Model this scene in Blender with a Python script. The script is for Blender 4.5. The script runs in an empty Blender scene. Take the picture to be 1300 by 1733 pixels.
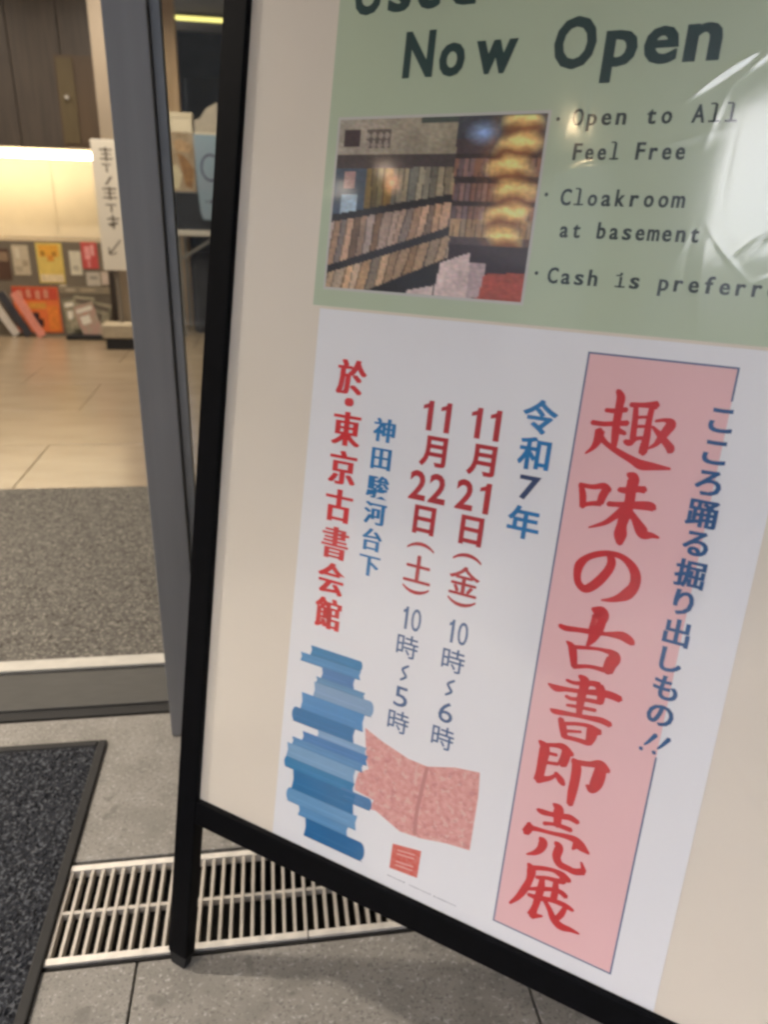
import bpy, bmesh, math, random
from mathutils import Vector, Matrix, noise
random.seed(7)
SC = bpy.context.scene
COL = SC.collection

# ------------------------------------------------------------------ camera
cam_d = bpy.data.cameras.new('camera')
cam = bpy.data.objects.new('camera', cam_d)
COL.objects.link(cam)
cam_d.sensor_fit = 'VERTICAL'
cam_d.sensor_height = 24.0
cam_d.lens = 24.0 * 1264.1766 / 1733.0
RGT = Vector((0.98884235, -0.14539438, 0.03242359))
DWN = Vector((-0.0273768, -0.39132233, -0.91984637))
FWD = Vector((0.14642857, 0.90869539, -0.39093653))
m = Matrix((RGT, -DWN, -FWD)).transposed().to_4x4()
m.translation = Vector((0, 0, 1.1))
cam.matrix_world = m
cam_d.clip_start = 0.02
cam_d.clip_end = 2000
cam_d.dof.use_dof = True
cam_d.dof.focus_distance = 0.88
cam_d.dof.aperture_fstop = 3.4
SC.camera = cam

# ------------------------------------------------------------------ light
w = bpy.data.worlds.new('World')
SC.world = w
w.use_nodes = True
nt = w.node_tree
bgn = nt.nodes['Background']
sky = nt.nodes.new('ShaderNodeTexSky')
sky.sky_type = 'NISHITA'
sky.sun_disc = False
sky.sun_elevation = math.radians(38)
sky.sun_rotation = math.radians(262)
sky.air_density = 1.0
sky.dust_density = 6.0
sky.ozone_density = 1.0
nt.links.new(sky.outputs[0], bgn.inputs[0])
bgn.inputs[1].default_value = 0.15
sd = bpy.data.lights.new('sun', 'SUN')
sd.energy = 1.5
sd.angle = math.radians(4)
sd.color = (1, 0.95, 0.88)
so = bpy.data.objects.new('sun', sd)
COL.objects.link(so)
az, el = math.radians(262), math.radians(38)
sdir = Vector((math.sin(az) * math.cos(el), math.cos(az) * math.cos(el), math.sin(el)))
so.rotation_euler = sdir.to_track_quat('Z', 'Y').to_euler()
so.location = (-40, -20, 40)
vs = SC.view_settings
vs.view_transform = 'Standard'
vs.look = 'None'
vs.gamma = 1
vs.exposure = 3.17
vs.use_curve_mapping = False
SC.cycles.use_denoising = True
SC.cycles.max_bounces = 8
SC.cycles.transparent_max_bounces = 16
SC.cycles.sample_clamp_indirect = 6
SC.cycles.filter_width = 2.8

# ------------------------------------------------------------------ materials
def lin(c):
    if isinstance(c, str):
        c = tuple(int(c[i:i + 2], 16) for i in (0, 2, 4))
    r = []
    for v in c:
        v = v / 255.0
        r.append(v / 12.92 if v <= 0.04045 else ((v + 0.055) / 1.055) ** 2.4)
    return tuple(r)

MATS = {}
def mat(name, color, rough=0.6, metal=0.0, spec=0.5, var=0.0, vscale=30.0, bump=0.0, bscale=200.0,
        emit=None, estr=0.0, stretch=None, color2=None, detail=4.0, speck=None):
    """plain procedural material: base colour varied by noise, optional fine relief"""
    if name in MATS:
        return MATS[name]
    ma = bpy.data.materials.new(name)
    ma.use_nodes = True
    n = ma.node_tree
    b = n.nodes['Principled BSDF']
    b.inputs['Roughness'].default_value = rough
    b.inputs['Metallic'].default_value = metal
    b.inputs['Specular IOR Level'].default_value = spec
    b.inputs['Base Color'].default_value = (*color, 1)
    tc = n.nodes.new('ShaderNodeTexCoord')
    mp = n.nodes.new('ShaderNodeMapping')
    n.links.new(tc.outputs['Object'], mp.inputs[0])
    if stretch:
        mp.inputs['Scale'].default_value = stretch
    if var > 0 or color2 is not None:
        nz = n.nodes.new('ShaderNodeTexNoise')
        nz.inputs['Scale'].default_value = vscale
        nz.inputs['Detail'].default_value = detail
        n.links.new(mp.outputs[0], nz.inputs['Vector'])
        rp = n.nodes.new('ShaderNodeValToRGB')
        rp.color_ramp.elements[0].position = 0.3
        rp.color_ramp.elements[1].position = 0.7
        a = color if color2 is not None else tuple(max(0, v * (1 - var)) for v in color)
        c = color2 if color2 is not None else tuple(min(1, v * (1 + var)) for v in color)
        rp.color_ramp.elements[0].color = (*a, 1)
        rp.color_ramp.elements[1].color = (*c, 1)
        n.links.new(nz.outputs[0], rp.inputs[0])
        last = rp.outputs[0]
        if speck:
            # list of (scale, threshold, colour, amount)
            for sc_, th, cc, am in speck:
                v = n.nodes.new('ShaderNodeTexNoise')
                v.inputs['Scale'].default_value = sc_
                v.inputs['Detail'].default_value = 2
                n.links.new(mp.outputs[0], v.inputs['Vector'])
                r2 = n.nodes.new('ShaderNodeValToRGB')
                r2.color_ramp.elements[0].position = th
                r2.color_ramp.elements[1].position = th + 0.07
                r2.color_ramp.elements[0].color = (0, 0, 0, 1)
                r2.color_ramp.elements[1].color = (am, am, am, 1)
                n.links.new(v.outputs[0], r2.inputs[0])
                mx = n.nodes.new('ShaderNodeMix')
                mx.data_type = 'RGBA'
                n.links.new(r2.outputs[0], mx.inputs[0])
                n.links.new(last, mx.inputs[6])
                mx.inputs[7].default_value = (*cc, 1)
                last = mx.outputs[2]
        n.links.new(last, b.inputs['Base Color'])
    if bump > 0:
        nb = n.nodes.new('ShaderNodeTexNoise')
        nb.inputs['Scale'].default_value = bscale
        nb.inputs['Detail'].default_value = 3
        n.links.new(mp.outputs[0], nb.inputs['Vector'])
        bp = n.nodes.new('ShaderNodeBump')
        bp.inputs['Strength'].default_value = bump
        bp.inputs['Distance'].default_value = 0.002
        n.links.new(nb.outputs[0], bp.inputs['Height'])
        n.links.new(bp.outputs[0], b.inputs['Normal'])
    if emit is not None:
        b.inputs['Emission Color'].default_value = (*emit, 1)
        b.inputs['Emission Strength'].default_value = estr
    MATS[name] = ma
    return ma

# ------------------------------------------------------------------ builders
def link(name, me, m=None, parent=None, mw=None):
    o = bpy.data.objects.new(name, me)
    COL.objects.link(o)
    if m is not None and me is not None and not me.materials:
        me.materials.append(m)
    if parent is not None:
        o.parent = parent
    if mw is not None:
        o.matrix_world = mw
    return o

def from_bm(name, bm, m, parent=None, smooth=False):
    bmesh.ops.recalc_face_normals(bm, faces=bm.faces[:])
    me = bpy.data.meshes.new(name)
    bm.to_mesh(me)
    bm.free()
    if smooth:
        for p in me.polygons:
            p.use_smooth = True
    return link(name, me, m, parent)

def bm_box(bm, x0, x1, y0, y1, z0, z1, bevel=0.0):
    r = bmesh.ops.create_cube(bm, size=1)
    vs_ = r['verts']
    for v in vs_:
        v.co = Vector((x0 + (v.co.x + .5) * (x1 - x0), y0 + (v.co.y + .5) * (y1 - y0), z0 + (v.co.z + .5) * (z1 - z0)))
    if bevel > 0:
        es = list({e for v in vs_ for e in v.link_edges})
        bmesh.ops.bevel(bm, geom=es, offset=bevel, segments=2, affect='EDGES', profile=0.5)

def box(name, x0, x1, y0, y1, z0, z1, m, parent=None, bevel=0.0):
    bm = bmesh.new()
    bm_box(bm, x0, x1, y0, y1, z0, z1, bevel)
    return from_bm(name, bm, m, parent)

def bm_bar(bm, a, b, wx, wy, up=(0, 0, 1)):
    """a straight bar of rectangular section from a to b"""
    a, b = Vector(a), Vector(b)
    d = b - a
    L = d.length
    d.normalize()
    s = d.cross(Vector(up))
    if s.length < 1e-4:
        s = d.cross(Vector((1, 0, 0)))
    s.normalize()
    t = d.cross(s)
    r = bmesh.ops.create_cube(bm, size=1)
    for v in r['verts']:
        v.co = a + d * ((v.co.z + .5) * L) + s * (v.co.x * wx) + t * (v.co.y * wy)

def bar(name, a, b, wx, wy, m, parent=None, up=(0, 0, 1)):
    bm = bmesh.new()
    bm_bar(bm, a, b, wx, wy, up)
    return from_bm(name, bm, m, parent)

def cyl(name, c, r, h, m, parent=None, seg=24, r2=None, axis='Z', smooth=True):
    bm = bmesh.new()
    bmesh.ops.create_cone(bm, cap_ends=True, segments=seg, radius1=r, radius2=r if r2 is None else r2, depth=h)
    if axis == 'Y':
        bmesh.ops.rotate(bm, verts=bm.verts[:], cent=(0, 0, 0), matrix=Matrix.Rotation(math.pi / 2, 3, 'X'))
    bmesh.ops.translate(bm, verts=bm.verts[:], vec=Vector(c))
    o = from_bm(name, bm, m, parent)
    for p in o.data.polygons:
        p.use_smooth = smooth and len(p.vertices) == 4
    return o

def thing(name, label, cat, loc=(0, 0, 0), group=None, mw=None):
    o = bpy.data.objects.new(name, None)
    o.empty_display_size = 0.05
    COL.objects.link(o)
    if mw is not None:
        o.matrix_world = mw
    else:
        o.location = loc
    o['label'] = label
    o['category'] = cat
    if group:
        o['group'] = group
    return o

def tag(o, label, cat, group=None):
    o['label'] = label
    o['category'] = cat
    if group:
        o['group'] = group
    return o

def struct(o):
    o['kind'] = 'structure'
    return o

def stuff(o):
    o['kind'] = 'stuff'
    return o

def thin_clear(name, f0, tint, rough, haze=None):
    """thin clear sheet: Schlick reflection that is the same from either side"""
    ma = bpy.data.materials.new(name)
    ma.use_nodes = True
    n = ma.node_tree
    for q in list(n.nodes):
        n.nodes.remove(q)
    out = n.nodes.new('ShaderNodeOutputMaterial')
    mx = n.nodes.new('ShaderNodeMixShader')
    tr = n.nodes.new('ShaderNodeBsdfTransparent')
    tr.inputs[0].default_value = (*tint, 1)
    gl = n.nodes.new('ShaderNodeBsdfGlossy')
    gl.inputs['Roughness'].default_value = rough
    geo = n.nodes.new('ShaderNodeNewGeometry')
    dt = n.nodes.new('ShaderNodeVectorMath')
    dt.operation = 'DOT_PRODUCT'
    n.links.new(geo.outputs['Incoming'], dt.inputs[0])
    n.links.new(geo.outputs['Normal'], dt.inputs[1])
    def mth(op, a, b=None):
        k = n.nodes.new('ShaderNodeMath')
        k.operation = op
        for i, v in enumerate((a, b)):
            if v is None: continue
            if isinstance(v, (int, float)): k.inputs[i].default_value = v
            else: n.links.new(v, k.inputs[i])
        return k.outputs[0]
    c = mth('ABSOLUTE', dt.outputs['Value'])
    p5 = mth('POWER', mth('SUBTRACT', 1.0, c), 5.0)
    f = mth('ADD', mth('MULTIPLY', p5, 1 - f0), f0)
    n.links.new(f, mx.inputs[0])
    n.links.new(tr.outputs[0], mx.inputs[1])
    if haze:
        # scuffed vinyl: a second, blurred reflection under the sharp one
        g2 = n.nodes.new('ShaderNodeBsdfGlossy')
        g2.inputs['Roughness'].default_value = haze[0]
        m2 = n.nodes.new('ShaderNodeMixShader')
        m2.inputs[0].default_value = haze[1]
        n.links.new(gl.outputs[0], m2.inputs[1])
        n.links.new(g2.outputs[0], m2.inputs[2])
        n.links.new(m2.outputs[0], mx.inputs[2])
    else:
        n.links.new(gl.outputs[0], mx.inputs[2])
    n.links.new(mx.outputs[0], out.inputs[0])
    return ma
LAMP_DOOR, LAMP_IN, LAMP_CAN, LAMP_FILL, LAMP_FACE, LED_E = 7.6, 1.7, 0.3, 2.0, 4.0, 3.0
# ================================================================== SETTING
granite = mat('granite', (0.27, 0.25, 0.22), rough=0.62, color2=(0.20, 0.185, 0.16), vscale=14, bump=0.35, bscale=420, detail=8,
              speck=[(200, 0.58, (0.11, 0.10, 0.09), 0.75), (150, 0.60, (0.46, 0.44, 0.40), 0.6), (90, 0.62, (0.16, 0.15, 0.13), 0.5), (5, 0.55, (0.15, 0.14, 0.12), 0.45), (23, 0.63, (0.12, 0.11, 0.095), 0.6)])
joint = mat('joint_mortar', (0.07, 0.062, 0.055), rough=0.9, var=0.3, vscale=60)
asphalt = mat('asphalt', (0.05, 0.05, 0.052), rough=0.85, var=0.35, vscale=90, bump=0.6, bscale=300)
concrete = mat('concrete', (0.3, 0.29, 0.27), rough=0.8, var=0.15, vscale=5, bump=0.3, bscale=120)

bm = bmesh.new()
bm_box(bm, -300, 300, -300, 0.834, -0.4, -0.016)
bm_box(bm, -300, 300, 1.030, 1.440, -0.4, -0.016)
bm_box(bm, -300, 300, 0.834, 1.030, -0.4, -0.11)
bm_box(bm, -300, 300, 1.440, 300, -0.4, -0.02)
ground = struct(from_bm('ground', bm, joint))

pav = bpy.data.objects.new('pavement', None)
COL.objects.link(pav)
struct(pav)
slab_i = [0]
def slab(x0, x1, y0, y1):
    g = 0.0016
    slab_i[0] += 1
    o = box('stone_slab', x0 + g, x1 - g, y0 + g, y1 - g, -0.030 if not (y0 > 1.0) else -0.030, random.uniform(-0.0012, 0.0006), granite, pav, bevel=0.0018)
    return o
xs = [-0.227 + 0.592 * k for k in range(-6, 8)]
for r_ in range(-4, 2):                       # rows of slabs on the street side of the drain
    y1 = 0.828 - 0.30 * r_
    off = 0 if r_ % 2 == 0 else 0.296
    if r_ < 0:
        continue
for r_ in range(0, 8):
    y1 = 0.832 - 0.30 * r_
    off = 0 if r_ % 2 == 0 else 0.296
    for x in xs[:-1]:
        slab(x + off, x + off + 0.592, y1 - 0.30, y1)
for x in xs[:-1]:
    slab(x + 0.06, x + 0.652, 1.033, 1.438)
road = struct(box('road', -60, 60, -12, -4.2, -0.14, -0.012, asphalt))
kerb = struct(box('kerb', -60, 60, -4.2, -4.05, -0.14, 0.0, concrete))

# ------------------------------------------------------------------ drain and its grating
steel = mat('brushed_steel', (0.52, 0.475, 0.41), rough=0.5, metal=0.35, var=0.12, vscale=60, stretch=(1, 8, 1), bump=0.15, bscale=500)
steel_rail = mat('rail_steel', (0.74, 0.69, 0.61), rough=0.45, metal=0.35, var=0.14, vscale=40, bump=0.15, bscale=500)
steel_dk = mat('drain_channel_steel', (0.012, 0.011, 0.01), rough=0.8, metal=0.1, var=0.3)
drain = thing('drain_grate', 'stainless steel drain grating of thin slats set across the stone paving', 'drain grate', (0, 0, 0))
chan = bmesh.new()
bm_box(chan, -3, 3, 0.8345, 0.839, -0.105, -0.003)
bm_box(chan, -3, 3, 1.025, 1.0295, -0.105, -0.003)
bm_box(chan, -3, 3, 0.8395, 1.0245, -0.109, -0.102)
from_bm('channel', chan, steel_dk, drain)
for (a, b_) in ((-3.0, -1.30), (-1.298, -0.702), (-0.70, 0.0355), (0.0375, 0.75), (0.752, 3.0)):
    box('frame_rail', a, b_, 0.8392, 0.8505, -0.016, 0.0022, steel_rail, drain, bevel=0.0008)
    box('frame_rail', a, b_, 1.0130, 1.0246, -0.016, 0.0022, steel_rail, drain, bevel=0.0008)
    box('cross_rod', a, b_, 0.9285, 0.9345, -0.014, -0.0005, steel, drain, bevel=0.001)
slat_me = None
k = -60
while k < 76:
    x = -0.3628 + 0.01723 * k
    if slat_me is None:
        o = box('slat', -0.0026, 0.0026, 0.8508, 1.0127, -0.018, 0.0008, steel, drain, bevel=0.0006)
        slat_me = o.data
        o.location = (x, 0, 0)
    else:
        o = link('slat', slat_me, None, drain)
        o.location = (x, 0, random.uniform(-0.0004, 0.0004))
    k += 1

# ------------------------------------------------------------------ door mat
matpile = mat('mat_pile', (0.036, 0.038, 0.043), rough=0.95, spec=0.2, color2=(0.018, 0.019, 0.023), vscale=60,
              speck=[(150, 0.54, (0.125, 0.13, 0.138), 0.7), (120, 0.58, (0.008, 0.008, 0.01), 0.7)])
matrim = mat('mat_rubber', (0.011, 0.010, 0.009), rough=0.7, var=0.2)
dm = thing('door_mat', 'dark charcoal loop pile door mat with black rubber edge lying before the entrance', 'door mat', (-0.9, 0.9, 0))
dm_off = Vector((-0.9, 0.9, 0))
def grid_mesh(name, nx, ny, fn, m, parent=None, smooth=True):
    vsx = [fn(i, j) for j in range(ny + 1) for i in range(nx + 1)]
    fs = [(j * (nx + 1) + i, j * (nx + 1) + i + 1, (j + 1) * (nx + 1) + i + 1, (j + 1) * (nx + 1) + i) for j in range(ny) for i in range(nx)]
    me = bpy.data.meshes.new(name)
    me.from_pydata(vsx, [], fs)
    if smooth:
        me.polygons.foreach_set('use_smooth', [True] * len(me.polygons))
    return link(name, me, m, parent)
X0, X1, Y0, Y1 = -1.10, -0.382, 0.42, 1.334
nx, ny = 210, 250
def matfn(i, j):
    x = X0 + (X1 - X0) * i / nx
    y = Y0 + (Y1 - Y0) * j / ny
    h = 0.009 + 0.0035 * noise.noise(Vector((x * 120, y * 120, 0))) + random.uniform(-0.0022, 0.0022)
    ex = min(X1 - x, Y1 - y, 0.02) / 0.02
    h = 0.004 + (h - 0.004) * max(0, min(1, ex * 1.6))
    return (x - dm_off.x + random.uniform(-.0008, .0008), y - dm_off.y, h)
grid_mesh('pile', nx, ny, matfn, matpile, dm, smooth=False)
rim = bmesh.new()
for (a, b_) in (((-0.374, 0.40), (-0.374, 1.348)), ((-1.12, 1.342), (-0.366, 1.342))):
    pass
bm_box(rim, -0.384 - dm_off.x, -0.366 - dm_off.x, 0.40 - dm_off.y, 1.350 - dm_off.y, 0.001, 0.0085, 0.003)
bm_box(rim, -1.12 - dm_off.x, -0.3845 - dm_off.x, 1.333 - dm_off.y, 1.350 - dm_off.y, 0.001, 0.0085, 0.003)
bm_box(rim, -1.12 - dm_off.x, -0.366 - dm_off.x, 0.38 - dm_off.y, 1.332 - dm_off.y, 0.0008, 0.0028)
from_bm('rubber_edge', rim, matrim, dm)

# ------------------------------------------------------------------ threshold
thr_m = mat('threshold_steel', (0.075, 0.072, 0.066), rough=0.5, metal=0.3, spec=0.3, var=0.1, vscale=20, stretch=(1, 12, 1), bump=0.1, bscale=300)
trim_m = mat('threshold_trim', (0.50, 0.47, 0.41), rough=0.5, metal=0.1, var=0.08, vscale=30)
dark_gap = mat('rubber_gap', (0.012, 0.011, 0.01), rough=0.7)
th = thing('door_threshold', 'brushed metal threshold strip running across the doorway floor', 'threshold', (0, 1.44, 0))
box('rubber_seal', -4, 3, 0.0, 0.030, -0.02, 0.003, dark_gap, th)
box('floor_plate', -4, 3, 0.031, 0.168, -0.02, 0.008, thr_m, th, bevel=0.001)
box('guide_groove', -4, 3, 0.170, 0.182, -0.02, 0.004, dark_gap, th)
box('trim_strip', -4, 3, 0.183, 0.206, -0.02, 0.011, trim_m, th, bevel=0.001)
box('trim_strip', -4, 3, 0.207, 0.228, -0.02, 0.009, trim_m, th, bevel=0.001)

# ------------------------------------------------------------------ inside floor
carpet_m = mat('inside_carpet', (0.15, 0.138, 0.12), rough=0.95, spec=0.15, color2=(0.10, 0.092, 0.08), vscale=40, bump=0.9, bscale=350,
               speck=[(120, 0.55, (0.30, 0.275, 0.23), 0.8), (105, 0.57, (0.04, 0.035, 0.03), 0.8)])
cp = box('entrance_carpet', -4, 3, 1.670, 2.868, -0.02, 0.006, carpet_m)
tag(cp, 'speckled grey brown entrance carpet laid inside the doorway', 'carpet')
tile_m = mat('floor_tile', (0.29, 0.22, 0.145), rough=0.24, color2=(0.23, 0.17, 0.108), vscale=2.2, bump=0.04, bscale=60, stretch=(1, 3, 1), detail=6)
ifl = bpy.data.objects.new('floor', None)
COL.objects.link(ifl)
struct(ifl)
rows = [2.869, 3.424, 4.013, 4.602, 5.191, 5.780, 6.369, 6.958, 7.547, 8.136, 8.725, 9.5]
tme = {}
for a, b_ in zip(rows[:-1], rows[1:]):
    for kx in range(-5, 4):
        x = -0.10 + kx * 0.9 + (0.45 if rows.index(a) % 2 else 0)
        h = round(b_ - a, 3)
        if h not in tme:
            o = box('floor_tile', 0.0015, 0.8985, 0.0015, h - 0.0015, -0.012, 0.004, tile_m, ifl, bevel=0.0015)
            tme[h] = o.data
        else:
            o = link('floor_tile', tme[h], None, ifl)
        o.location = (x, a, random.uniform(-0.0006, 0.0004))

# ------------------------------------------------------------------ room shell
plaster = mat('plaster_wall', (0.42, 0.38, 0.33), rough=0.85, var=0.06, vscale=3, bump=0.15, bscale=90)
ceil_m = mat('ceiling_board', (0.40, 0.37, 0.33), rough=0.9, var=0.05, vscale=2, bump=0.1, bscale=60)
darkwall = mat('dark_back_wall', (0.075, 0.08, 0.09), rough=0.7, var=0.15, vscale=4)
struct(box('ceiling', -4.1, 3.1, 1.46, 9.6, 2.62, 2.75, ceil_m))
struct(box('wall_left', -4.1, -4.0, 1.46, 9.6, 0, 2.62, plaster))
struct(box('wall_right', 3.0, 3.1, 1.46, 9.6, 0, 2.62, plaster))
struct(box('wall_back', -1.02, 3.0, 9.5, 9.6, 0, 2.62, darkwall))

# outside shell: lintel, an added side wall, canopy with its column
stone_f = mat('facade_stone', (0.2, 0.19, 0.18), rough=0.5, var=0.15, vscale=3, bump=0.2, bscale=150)
canopy_m = mat('canopy_soffit', (0.06, 0.058, 0.055), rough=0.6, var=0.08, vscale=2)
fac = thing('shop_building', 'dark stone front of the building above and beside the glass entrance', 'building', (0, 1.5, 0))
box('wall', 1.2, 6.0, -0.14, 0.10, 0, 3.0, stone_f, fac)
box('wall', -7.9, -4.1, -0.14, 0.10, 0, 3.0, stone_f, fac)
box('lintel', -4.1, 1.2, -0.14, -0.045, 2.5, 3.0, stone_f, fac)
box('upper_wall', -7.5, 6.0, -0.14, 0.3, 3.25, 9.0, stone_f, fac)
cn = box('canopy', -5.2, 6.0, -1.82, 1.36, 3.0, 3.24, canopy_m)
tag(cn, 'flat dark canopy sheltering the entrance and the pavement before it', 'canopy')
pc = box('canopy_column', -2.42, -1.96, -1.76, -1.47, 0, 2.998, stone_f, bevel=0.01)
tag(pc, 'square dark stone column holding up the street edge of the canopy', 'column')

wn = box('light_blocking_wall', 0.82, 1.10, -1.80, 1.355, 0, 2.998, stone_f)  # added out of view to darken the board's lower right
tag(wn, 'unseen dark stone wall added right of the notice board to cut its light', 'wall')

# ------------------------------------------------------------------ buildings over the road
bld = mat('opposite_facade', (0.28, 0.27, 0.25), rough=0.8, var=0.15, vscale=1)
gls = mat('window_glass_dark', (0.03, 0.04, 0.05), rough=0.08)
def opposite(x0, x1, h, label, storeys, nwin, y=-14):
    t = thing('opposite_building', label, 'building', (x0, y, 0))
    W_ = x1 - x0
    box('wall', 0, W_, -6, 0, -0.14, h, bld, t)
    box('roof_edge', -0.1, W_ + .1, -6.1, 0.12, h + 0.002, h + 0.25, concrete, t)
    dh = h / storeys
    for s in range(storeys):
        for i in range(nwin):
            cx = W_ * (i + .5) / nwin
            f = box('window', cx - .75, cx + .75, 0.001, 0.07, s * dh + .9, s * dh + dh - .5, concrete, t)
            box('pane', cx - .68, cx + .68, 0.071, 0.085, s * dh + .97, s * dh + dh - .57, gls, f)
opposite(-46, -21.0, 16, 'tall grey office block over the road, left of the three', 5, 8)
opposite(-20.6, -5.2, 7.6, 'low grey building over the road with two rows of windows, between two tall blocks', 2, 4)
opposite(-4.8, 26, 13, 'tall grey block over the road, right of the three', 4, 8)
# a thin street tree in the gap, seen only as a mottled reflection in the film
bark = mat('tree_bark', (0.09, 0.07, 0.05), rough=0.9, var=0.3, vscale=20)
leafm = mat('tree_leaf', (0.06, 0.09, 0.03), rough=0.6, var=0.3, vscale=3)
tree = thing('street_tree', 'slender street tree with sparse leaves on the far side of the road', 'tree', (-9.4, -11.2, -0.14))
bm = bmesh.new()
bmesh.ops.create_cone(bm, cap_ends=True, segments=10, radius1=0.13, radius2=0.05, depth=5.0)
bmesh.ops.translate(bm, verts=bm.verts[:], vec=(0, 0, 2.5))
tips = []
rt = random.Random(4)
for k_ in range(14):
    a_ = rt.uniform(0, 6.28)
    z0 = rt.uniform(2.8, 4.9)
    L_ = rt.uniform(1.0, 2.2)
    tp = Vector((math.cos(a_) * L_, math.sin(a_) * L_, z0 + rt.uniform(.6, 2.2)))
    bm_bar(bm, (0, 0, z0), tp, 0.04, 0.04)
    tips += [Vector((0, 0, z0)).lerp(tp, f_) for f_ in (.5, .75, 1.0)]
from_bm('trunk', bm, bark, tree)
bm = bmesh.new()
for k_ in range(1500):
    c_ = rt.choice(tips) + Vector((rt.gauss(0, .38), rt.gauss(0, .38), rt.gauss(0, .32)))
    u_ = Vector((rt.gauss(0, 1), rt.gauss(0, 1), rt.gauss(0, 1))).normalized() * rt.uniform(.05, .1)
    w_ = u_.orthogonal().normalized() * rt.uniform(.03, .06)
    bm.faces.new([bm.verts.new(c_ - u_), bm.verts.new(c_ + w_), bm.verts.new(c_ + u_), bm.verts.new(c_ - w_)])
from_bm('crown', bm, leafm, tree)

def sky_blocker(x0, x1, y0, y1, h, label, n_w, storeys):  # unseen buildings added to keep bright sky out of the film's left side
    t = thing('sky_blocking_building', label, 'building', (x1, y1, 0))
    box('wall', x0 - x1, 0, y0 - y1, 0, -0.14, h, bld, t)
    box('roof_edge', x0 - x1 - .1, .1, y0 - y1 - .1, .1, h + .002, h + .2, concrete, t)
    for s in range(storeys):
        for i in range(n_w):
            cy = (y0 - y1) * (i + .5) / n_w
            zb = s * h / storeys + 1.0
            f = box('window', 0.001, 0.06, cy - .5, cy + .5, zb, zb + 1.3, concrete, t)
            box('pane', 0.061, 0.075, cy - .45, cy + .45, zb + .05, zb + 1.25, gls, f)
sky_blocker(-14, -8, -2.0, 1.2, 9, 'narrow grey building added next door, out of view, to block reflected sky', 2, 3)
sky_blocker(-27, -17, -11, -3, 7, 'low wide grey building added behind the narrow one to block low sky', 5, 2)

# ================================================================== ENTRANCE DOOR
door_m = mat('door_metal', (0.25, 0.25, 0.255), rough=0.42, metal=0.35, var=0.12, vscale=3, stretch=(6, 6, 0.6), bump=0.05, bscale=300)
door_l = mat('door_metal_edge', (0.24, 0.25, 0.26), rough=0.35, metal=0.5, var=0.1, vscale=10)
glass = thin_clear('door_glass', 0.02, (0.88, 0.90, 0.89), 0.02)

door = thing('glass_door', 'slate grey metal framed glass door leaf standing open beside the notice board', 'door', (-0.232, 1.352, 0))
box('stile', 0, 0.066, 0, 0.062, 0.002, 2.48, door_m, door, bevel=0.002)
box('glazing_bead', 0.067, 0.083, 0.018, 0.046, 0.09, 2.40, door_l, door, bevel=0.001)
box('bottom_rail', 0.084, 1.30, 0.0, 0.062, 0.002, 0.09, door_m, door, bevel=0.002)
box('top_rail', 0.084, 1.30, 0.0, 0.062, 2.40, 2.48, door_m, door, bevel=0.002)
box('stile', 1.302, 1.372, 0, 0.062, 0.002, 2.48, door_m, door, bevel=0.002)
g = bmesh.new()
bm_box(g, 0.083, 1.302, 0.028, 0.036, 0.091, 2.399)
from_bm('glass_pane', g, glass, door)

# ================================================================== INSIDE THE SHOP
wood = mat('dark_walnut', (0.060, 0.047, 0.037), rough=0.5, color2=(0.085, 0.066, 0.05), vscale=6, stretch=(6, 6, 0.5), bump=0.05, bscale=80)
wood2 = mat('olive_door_wood', (0.135, 0.10, 0.045), rough=0.5, color2=(0.09, 0.065, 0.03), vscale=3, stretch=(3, 3, 0.6))
wood3 = mat('brown_door_wood', (0.075, 0.05, 0.03), rough=0.5, color2=(0.10, 0.065, 0.035), vscale=3, stretch=(3, 3, 0.6))
cpanel = mat('niche_panel', (0.70, 0.60, 0.45), rough=0.5, var=0.05, vscale=4)
olive = mat('counter_front', (0.19, 0.155, 0.11), rough=0.6, var=0.12, vscale=5)
led = mat('warm_led', (1, 0.9, 0.7), emit=(1.0, 0.87, 0.60), estr=LED_E)

ww = bpy.data.objects.new('wood_wall', None)
COL.objects.link(ww)
tag(ww, 'dark walnut plank wall behind the lit reception niche', 'wall')
x = -4.0
while x < -1.03:
    x2 = min(x + 0.33, -1.022)
    box('plank', x + 0.003, x2 - 0.003, 6.20, 6.225, 1.325, 2.618, wood, ww, bevel=0.002)
    x += 0.33
box('core', -4.0, -1.022, 6.226, 6.56, 1.325, 2.618, wood, ww)
box('end_panel', -1.20, -1.022, 6.222, 9.5, 0.0, 1.323, wood, ww)
pw = box('niche_soffit', -4.0, -1.205, 6.23, 6.62, 1.305, 1.322, cpanel, ww)
x = -3.87
for kx in range(6):
    box('niche_panel', x + 0.002, x + 0.448, 6.600, 6.62, 0.702, 1.304, cpanel, ww, bevel=0.001)
    x += 0.45
box('backing', -4.0, -1.205, 6.621, 6.66, 0.0, 1.304, wood, ww)
ls = box('cove_light', -4.0, -1.232, 6.205, 6.232, 1.262, 1.303, led)
tag(ls, 'long bright warm strip light along the top of the reception niche', 'strip light')

# framed door panel on the planks
cab = thing('wooden_door', 'olive brown panelled door at the right end of the dark plank wall', 'door', (-1.406, 6.198, 1.36))
box('frame', 0, 0.30, -0.012, 0, -0.03, 0.55, wood3, cab, bevel=0.002)
box('panel', 0.012, 0.12, -0.020, -0.0125, 0.0, 0.53, wood2, cab, bevel=0.002)
box('panel', 0.135, 0.285, -0.018, -0.0125, 0.0, 0.53, wood3, cab, bevel=0.002)
cyl('door_knob', (0.065, -0.035, 0.29), 0.013, 0.03, trim_m, cab, 12, axis='Y')

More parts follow.
